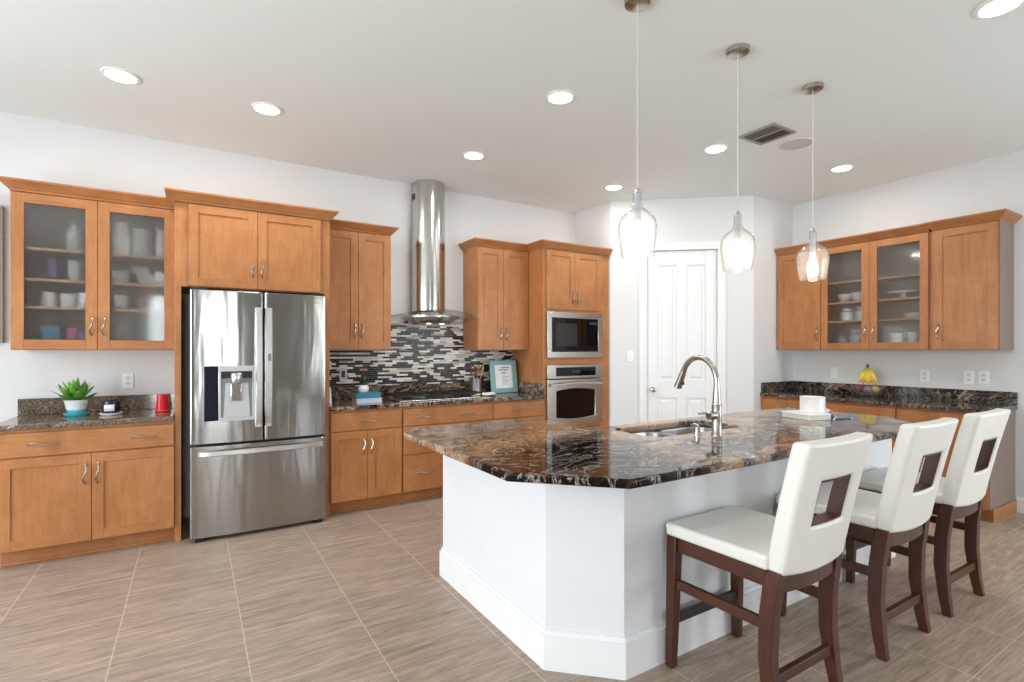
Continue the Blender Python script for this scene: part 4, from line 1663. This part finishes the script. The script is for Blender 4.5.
# ------------------------------------------------------------------ things on the range counter
bk = thing('book', 'white and navy book lying under the teal book', 'book', (1.325, 4.60, CT1 + .001), R(-2))
MB().box(-.112, .112, -.085, .085, .0, .004).box(-.112, .112, -.085, .085, .034, .038).box(-.112, .112, .081, .085, .004, .034).build('cover', tone('book_white', 216, 220, 232), bk)
MB().box(-.108, .108, -.081, .080, .0045, .0335).build('pages', tone('book_pages', 204, 210, 226, .8), bk)
bk = thing('book', 'teal book lying on top of the white book', 'book', (1.318, 4.60, CT1 + .0400), R(1))
MB().box(-.104, .104, -.08, .08, .0, .004).box(-.104, .104, -.08, .08, .044, .048).box(-.104, .104, -.08, -.076, .004, .044).build('cover', tone('book_teal', 32, 122, 150), bk)
MB().box(-.100, .100, -.0755, .076, .0045, .0435).build('pages', tone('book_blue_pages', 130, 176, 196, .8), bk)
pp = thing('potted_plant', 'tiny green plant in a round white pot on the teal book', 'plant', (1.292, 4.60, CT1 + .0890))
MB().lathe([(0, 0), (.03, 0), (.043, .014), (.047, .034), (.042, .055), (.035, .065), (.033, .062), (.034, .05), (0, .05)], n=24).build('pot', 'ceramic', pp)
b = MB()
for i in range(12):
    a = 2 * PI * i / 12
    leaf(b, (.006 * math.cos(a), .006 * math.sin(a), .05), (math.cos(a), math.sin(a), .7 + .5 * (i % 3)), .105 + .02 * (i % 2), .03, .2, thick=.005)
b.build('foliage', tone('dark_leaf', 46, 72, 34), pp)
cdw = thing('card', 'small white card leaning beside the refrigerator enclosure', 'card', (1.005, 4.62, CT1 + .001))
b = MB()
b.loft([[(-.018, 0, 0), (.018, 0, 0), (.018, .003, 0), (-.018, .003, 0)], [(-.03, .02, .14), (.012, .02, .14), (.012, .023, .14), (-.03, .023, .14)]])
b.build('sheet', 'ceramic', cdw)

ckx, cky = 2.545, 4.84
cr = thing('utensil_crock', 'grey metal crock holding wooden utensils by the cooktop', 'utensil holder', (ckx, cky, CT1 + .001))
MB().lathe([(0, 0), (.058, 0), (.062, .004), (.062, .16), (.064, .165), (.060, .165), (.058, .02), (0, .02)], n=32).build('pot', steel('galvanised', (.55, .57, .6, 1), .35, 'n'), cr)
for x, y, tx, ty, L, kind, lab in ((-.02, .01, -.17, .05, .29, 'brown', 'dark brown wooden spoon leaning left in the crock'),
                                   (.01, -.01, -.05, .0, .27, 'brown', 'brown spatula upright in the crock'),
                                   (.02, .015, .14, .08, .29, 'pale', 'pale wooden spoon leaning right in the crock'),
                                   (.03, -.015, .24, -.04, .27, 'pale', 'pale wooden paddle at the right of the crock'),
                                   (-.03, -.015, -.23, -.06, .26, 'brown', 'thin brown stirring stick leaning far left in the crock')):
    col = tone('utensil_brown', 108, 66, 44, .5) if kind == 'brown' else tone('utensil_pale', 206, 160, 108, .5)
    u = thing('wooden_utensil', lab, 'utensil', (ckx + x * .5, cky + y * .5, CT1 + .022), 0, 'wooden utensils in the crock')
    d = Vector((tx, ty, 1)).normalized()
    e = d * L
    MB().tube([(0, 0, .002), d * (L * .5), d * (L * .78)], [.005, .0055, .006], 8).build('handle', col, u)
    ww = .012 if 'stick' in lab else .024
    MB().tube([d * (L * .76), d * (L * .84), d * (L * .94), e, e + d * .006], [.006, ww * .8, ww, ww * .7, ww * .2], 10, flat=.35).build('blade', col, u)

pf = thing('picture_frame', 'teal picture frame with a printed recipe page on the granite counter', 'picture frame', (2.872, 4.80, CT1 + .001))
b = MB()
TL = .14


def lean_box(b, x0, x1, z0, z1, y0, y1):
    def s(p):
        return (p[0], p[1] + TL * p[2], p[2])
    b.cells([x0, x1], [y0, y1], [z0, z1], lambda i, j, k: True, s)


for x0, x1, z0, z1 in ((-.165, .165, 0.002, .052), (-.165, .165, .302, .352), (-.165, -.108, .052, .302), (.108, .165, .052, .302)):
    lean_box(b, x0, x1, z0, z1, -.02, .0)
b.build('frame', tone('teal_frame', 132, 172, 172, .5), pf, bevel=.003)
b = MB()
lean_box(b, -.108, .108, .052, .302, -.010, -.004)
b.build('page', tone('page', 232, 236, 242, .6), pf, smooth=False)
b = MB()
for x0, x1, z in ((-.03, .075, .272), (-.055, .06, .248), (-.03, .035, .216)):
    lean_box(b, x0, x1, z - .006, z + .006, -.0108, -.0102)
for i in range(8):
    lean_box(b, -.02, .02 + .07 * ((i * 37) % 10) / 10, .188 - i * .014, .191 - i * .014, -.0108, -.0102)
b.build('print', tone('ink', 120, 124, 130, .7), pf, smooth=False)
b = MB()
lean_box(b, -.02, .02, .002, .25, .001, .006)
b.tube([(0, .036, .24), (0, .10, .006)], .006, 6)
b.build('easel_back', 'black', pf)

tw = thing('kitchen_towel', 'rumpled white kitchen towel beside the cooktop', 'towel', (2.54, 4.62, CT1 + .001))
b = MB()
nx, ny = 16, 8
vs = [[b.v(-.09 + .20 * i / nx + .02 * math.sin(j), -.07 + .16 * j / ny + .03 * math.sin(i * .5), .006 + .016 * (math.sin(i * .7 + j * .5) * .5 + .5) * (1 if 0 < i < nx and 0 < j < ny else .1) + .012 * math.exp(-((i - 11) / 3) ** 2)) for j in range(ny + 1)] for i in range(nx + 1)]
for i in range(nx):
    for j in range(ny):
        b.face([vs[i][j], vs[i + 1][j], vs[i + 1][j + 1], vs[i][j + 1]])
b.build('cloth', tone('towel_white', 236, 236, 238, .9), tw, solid=.008, subsurf=1)

# ------------------------------------------------------------------ things on the island
bx_ = thing('flat_box', 'flat white box lying on the island counter', 'box', (3.55, 1.935, CT1), R(-12))
MB().box(-.09, .09, -.115, .115, 0.0005, .030).build('tray', tone('pale_box', 226, 226, 222, .5), bx_, bevel=.002)
MB().box(-.093, .093, -.118, .118, .0305, .042).build('lid', tone('white_box', 240, 240, 238, .4), bx_, bevel=.003)
cn = thing('canister', 'white ribbed round canister standing on the flat box', 'canister', (3.60, 1.915, CT1 + .0425))
prof = [(0, 0), (.074, 0), (.077, .004)]
for i in range(8):
    prof += [(.077, .008 + i * .011), (.0757, .0135 + i * .011)]
prof += [(.077, .098), (.079, .104), (.073, .104), (.070, .09), (0, .088)]
MB().lathe(prof, n=36).build('shell', 'ceramic', cn)
for i, (x, y, a, lab, c) in enumerate(((3.66, 1.80, 20, 'white pen lying on the island beside the flat box', 'ceramic'), (3.70, 1.77, -25, 'blue pen lying on the island nearest the middle stool', None))):
    pn = thing('pen', lab, 'pen', (x, y, CT1 + .0055), R(a), 'pens on the island')
    col = M['ceramic'] if c else tone('pen_blue', 70, 100, 150, .3)
    MB().tube([(-.07, 0, 0), (-.064, 0, 0), (.05, 0, 0), (.06, 0, 0)], [.002, .005, .005, .005], 10).build('barrel', col, pn)
    MB().tube([(.055, 0, 0), (.073, 0, 0), (.075, 0, 0)], [.0053, .0053, .003], 10).build('cap', 'pale_plastic', pn)
nc = thing('folded_card', 'small white folded card standing by the flat box on the island', 'card', (3.715, 1.87, CT1), R(40))
b = MB()
b.loft([[(x, -.035, 0.0), (x, -.033, 0), (x, 0.0, .056), (x, .033, 0), (x, .035, 0), (x, 0, .06)] for x in (-.045, .045)])
b.build('sheet', 'ceramic', nc, smooth=False)

# ------------------------------------------------------------------ fruit on the right counter
FX, FY = 5.70, 2.50
fb = thing('fruit_bowl', 'clear glass bowl of fruit with the bananas', 'bowl', (FX, FY, CT1 + .001))
MB().lathe([(0, 0), (.05, 0), (.055, .006), (.09, .02), (.125, .055), (.146, .105), (.149, .108), (.143, .107), (.121, .06), (.086, .026), (.05, .012), (0, .010)], n=36).build('shell', 'bowl_glass', fb)


def fruit(name, label, cat, x, y, z, r, col, sq=1.0, stem_=True, group='fruit in the glass bowl', elong=1.0):
    o = thing(name, label, cat, (x, y, z + .018), random.random() * .4, group)
    prof = []
    n = 12
    for i in range(n + 1):
        a = -PI / 2 + PI * i / n
        rr = r * math.cos(a)
        h = r * sq * math.sin(a)
        if i > n - 3:
            h -= r * .12 * (i - n + 3) / 3
        prof.append((max(rr, 0), h))
    b = MB().lathe(prof, n=20)
    if elong != 1:
        for v in b.bm.verts:
            v.co.x *= elong
    b.build('flesh', col, o)
    if stem_:
        MB().tube([(0, 0, r * sq * .82), (.003, 0, r * sq * 1.15)], .0025, 6).build('stem', tone('stem_brown', 80, 60, 40), o)


fruit('apple', 'red apple at the left of the fruit bowl', 'apple', FX - .050, FY + .055, CT1 + .060, .040, tone('apple_red', 132, 52, 40, .3))
fruit('apple', 'purple-pink apple at the front of the fruit bowl', 'apple', FX - .060, FY - .030, CT1 + .057, .036, tone('apple_pink', 158, 118, 138, .3))
fruit('mango', 'yellow-green mango at the right of the fruit bowl', 'mango', FX + .01, FY - .065, CT1 + .058, .038, tone('mango', 190, 178, 84, .4), .9, False, elong=1.2)
fruit('plum', 'dark plum at the back of the fruit bowl', 'plum', FX + .055, FY + .01, CT1 + .058, .036, tone('plum', 70, 34, 46, .3))
bn = thing('banana_bunch', 'bunch of yellow bananas resting upright on the fruit bowl', 'bananas', (FX + .01, FY, CT1 + .088), R(24))
top = Vector((0.02, 0, .215))
bm_ = NT('banana_skin')
sep = bm_.n('ShaderNodeSeparateXYZ')
bm_.l(bm_.coords(), sep.inputs[0])
bm_.l(bm_.ramp(sep.outputs[2], [(0, rgb(206, 160, 44)), (.09, rgb(232, 196, 62)), (.15, rgb(220, 200, 70)), (.2, rgb(150, 160, 60)), (.21, rgb(66, 60, 40))]), bm_.b.inputs['Base Color'])
bm_.setb(Roughness=.45)
for i in range(5):
    u = (i - 2) / 2
    pts, rs = [], []
    for k in range(11):
        t = k / 10
        bulge = math.sin(PI * min(1, t * 1.05) * .62)
        x = .02 - .055 * bulge * (1 - .3 * abs(u)) + (.02 if i % 2 else 0) * t
        y = u * .072 * t ** .75 
        z = .212 - (.185 - .02 * abs(u)) * t
        pts.append((x, y, z))
        rs.append([.006, .008, .012, .0165, .0185, .019, .019, .0185, .016, .010, .004][k])
    MB().tube(pts, rs, 10).build('banana', bm_.m, bn)
MB().tube([(.02, 0, .205), (.022, 0, .225), (.024, 0, .235)], [.014, .012, .009], 8).build('stem', tone('banana_stem', 62, 62, 44), bn)


# ------------------------------------------------------------------ crockery behind the glass doors
def crock(frame, lx, shelf, d, name, label, cat, prof, col, group):
    loc, rz = frame(lx, shelf)
    L = Matrix.Rotation(rz, 3, 'Z') @ Vector((0, -d, 0))
    o = MB().lathe(prof, n=24).build(name, col, None, loc=(loc[0] + L.x, loc[1] + L.y, loc[2] + .0005))
    return tag(o, label, cat, group)


def mug(r, h):
    return [(0, 0), (r * .85, 0), (r, .006), (r, h), (r - .004, h), (r - .004, .008), (0, .008)]


def bowlp(r, h):
    return [(0, 0), (r * .45, 0), (r * .5, .006), (r * .8, h * .45), (r, h), (r - .004, h), (r * .76, h * .5), (r * .4, .012), (0, .01)]


def jar(r, h):
    return [(0, 0), (r, 0), (r, h * .72), (r * .7, h * .82), (r * .7, h * .85), (r * .78, h * .86), (r * .78, h), (0, h)]


def stack(r, n):
    p = [(0, 0), (r * .6, 0)]
    for i in range(n):
        p += [(r * .7, i * .012 + .003), (r, i * .012 + .010), (r, i * .012 + .0125)]
    return p + [(0, n * .012 + .008)]


white, grey_ = 'ceramic', tone('grey_ware', 170, 172, 170, .3)
s0, s1, s2, s3 = UZ + .019, SHELVES[0] + .009, SHELVES[1] + .009, SHELVES[2] + .009
GL = 'crockery in the left glass cabinet'
lilac, blue, pink, teal, redc = tone('lilac', 120, 92, 150), tone('box_blue', 92, 150, 196), tone('pink', 216, 110, 150), tone('teal_bottle', 44, 140, 120), tone('red_tin', 140, 70, 58)
for lx, sh, d, nm, lab, cat, pr, col in (
        (-.72, s3, .16, 'pitcher', 'pale pitcher on the top shelf behind the left frosted door', 'pitcher', jar(.06, .20), grey_),
        (-.85, s2, .16, 'travel_mug', 'lilac travel mug on the second shelf behind the left frosted door', 'mug', jar(.042, .155), lilac),
        (-.71, s2, .17, 'canister', 'grey canister on the second shelf behind the left frosted door', 'canister', mug(.055, .15), grey_),
        (-.87, s1, .15, 'mug', 'white mug at the left of the third shelf, left frosted door', 'mug', mug(.045, .11), white),
        (-.765, s1, .12, 'mug', 'white mug in the middle of the third shelf, left frosted door', 'mug', mug(.05, .105), white),
        (-.665, s1, .15, 'mug', 'white mug at the right of the third shelf, left frosted door', 'mug', mug(.045, .115), white),
        (-.735, s0, .12, 'cup', 'pink cup on the bottom shelf behind the left frosted door', 'cup', mug(.04, .14), pink),
        (-.67, s0, .17, 'cup', 'small lilac cup on the bottom shelf behind the left frosted door', 'cup', mug(.038, .11), lilac),
        (-.45, s3, .16, 'vase', 'tall white vase on the top shelf behind the right frosted door', 'vase', jar(.055, .25), white),
        (-.327, s3, .17, 'canister', 'grey canister on the top shelf behind the right frosted door', 'canister', mug(.07, .21), grey_),
        (-.215, s3, .13, 'vase', 'white vase next to the cabinet side on the top shelf', 'vase', jar(.045, .23), white),
        (-.455, s2, .11, 'bowl', 'white bowl on the second shelf behind the right frosted door', 'bowl', bowlp(.065, .10), white),
        (-.21, s2, .13, 'mug', 'white mug on the second shelf behind the right frosted door', 'mug', mug(.048, .115), white),
        (-.455, s1, .14, 'bowl', 'small white bowl on the third shelf behind the right frosted door', 'bowl', bowlp(.06, .11), white),
        (-.33, s1, .14, 'tin', 'red tin on the third shelf behind the right frosted door', 'tin', jar(.045, .12), redc),
        (-.21, s1, .13, 'mug', 'white mug on the third shelf behind the right frosted door', 'mug', mug(.05, .115), white),
        (-.44, s0, .14, 'jar', 'clear grey jar on the bottom shelf behind the right frosted door', 'jar', jar(.055, .17), grey_),
        (-.29, s0, .12, 'bottle', 'teal green bottle on the bottom shelf behind the right frosted door', 'bottle', jar(.035, .17), teal),
        (-.19, s0, .14, 'bowl', 'stack of white bowls on the bottom shelf behind the right frosted door', 'bowl', stack(.055, 7), white)):
    crock(back, lx, sh, d, nm, lab, cat, pr, col, GL)
loc, _ = back(-.855, s0 + .001)
tag(MB().box(-.045, .045, -.17, -.10, 0, .15).build('carton', blue, None, bevel=.003, loc=(loc[0], loc[1], loc[2])), 'blue and white carton on the bottom shelf behind the left frosted door', 'carton', GL)
loc, _ = back(-.76, s0 + .001)
tag(MB().box(-.09, .075, -.26, -.20, 0, .045).build('tea_box', tone('tea_box', 196, 206, 216), None, bevel=.003, loc=(loc[0], loc[1], loc[2])), 'low pale box at the front of the bottom shelf, left frosted door', 'box', GL)
loc, _ = back(-.315, s2 + .001)
b = MB()
b.loft([[(-.02, -.20, 0), (.09, -.20, 0), (.09, -.195, 0), (-.02, -.195, 0)], [(-.09, -.13, .145), (.02, -.13, .145), (.02, -.125, .145), (-.09, -.125, .145)]])
tag(b.build('cutting_board', tone('pale_board', 210, 214, 216), None, loc=(loc[0], loc[1], loc[2])), 'pale board leaning on the second shelf behind the right frosted door', 'board', GL)

GR = 'crockery in the right glass cabinet'
for wy, sh, d, nm, lab, cat, pr, col in (
        (2.74, s2, .15, 'bowl', 'white bowl at the left of the second shelf, right wall glass cabinet', 'bowl', bowlp(.065, .09), white),
        (2.61, s2, .15, 'bowl', 'round white bowl beside the pitcher shelf corner, right wall glass cabinet', 'bowl', bowlp(.07, .10), white),
        (2.72, s1, .14, 'vase', 'white round vase on the third shelf, first glass door of right wall', 'vase', jar(.06, .13), white),
        (2.58, s1, .14, 'vase', 'white gourd shaped vase on the third shelf, first glass door of right wall', 'vase', jar(.055, .135), white),
        (2.62, s0, .15, 'jar', 'grey cookie jar on the bottom shelf, first glass door of right wall', 'jar', jar(.075, .19), grey_),
        (2.76, s0, .15, 'jar', 'pale squat jar on the bottom shelf, first glass door of right wall', 'jar', jar(.05, .13), grey_),
        (2.22, s2, .15, 'cake_stand', 'flat white platter on the second shelf, second glass door of right wall', 'platter', [(0, 0), (.05, 0), (.02, .02), (.02, .05), (.13, .062), (.13, .07), (0, .066)], white),
        (2.12, s1, .15, 'plate_stack', 'stack of white plates on the third shelf of the right wall cabinet', 'plates', stack(.10, 4), white),
        (2.29, s0, .12, 'cup', 'white tumbler at the left of the bottom shelf, second glass door', 'cup', mug(.048, .145), white),
        (2.16, s0, .12, 'cup', 'white flared cup beside the tumbler, second glass door bottom shelf', 'cup', [(0, 0), (.032, 0), (.034, .006), (.05, .15), (.046, .15), (.03, .01), (0, .01)], white)):
    crock(right, 3.38 - wy, sh, d, nm, lab, cat, pr, col, GR)
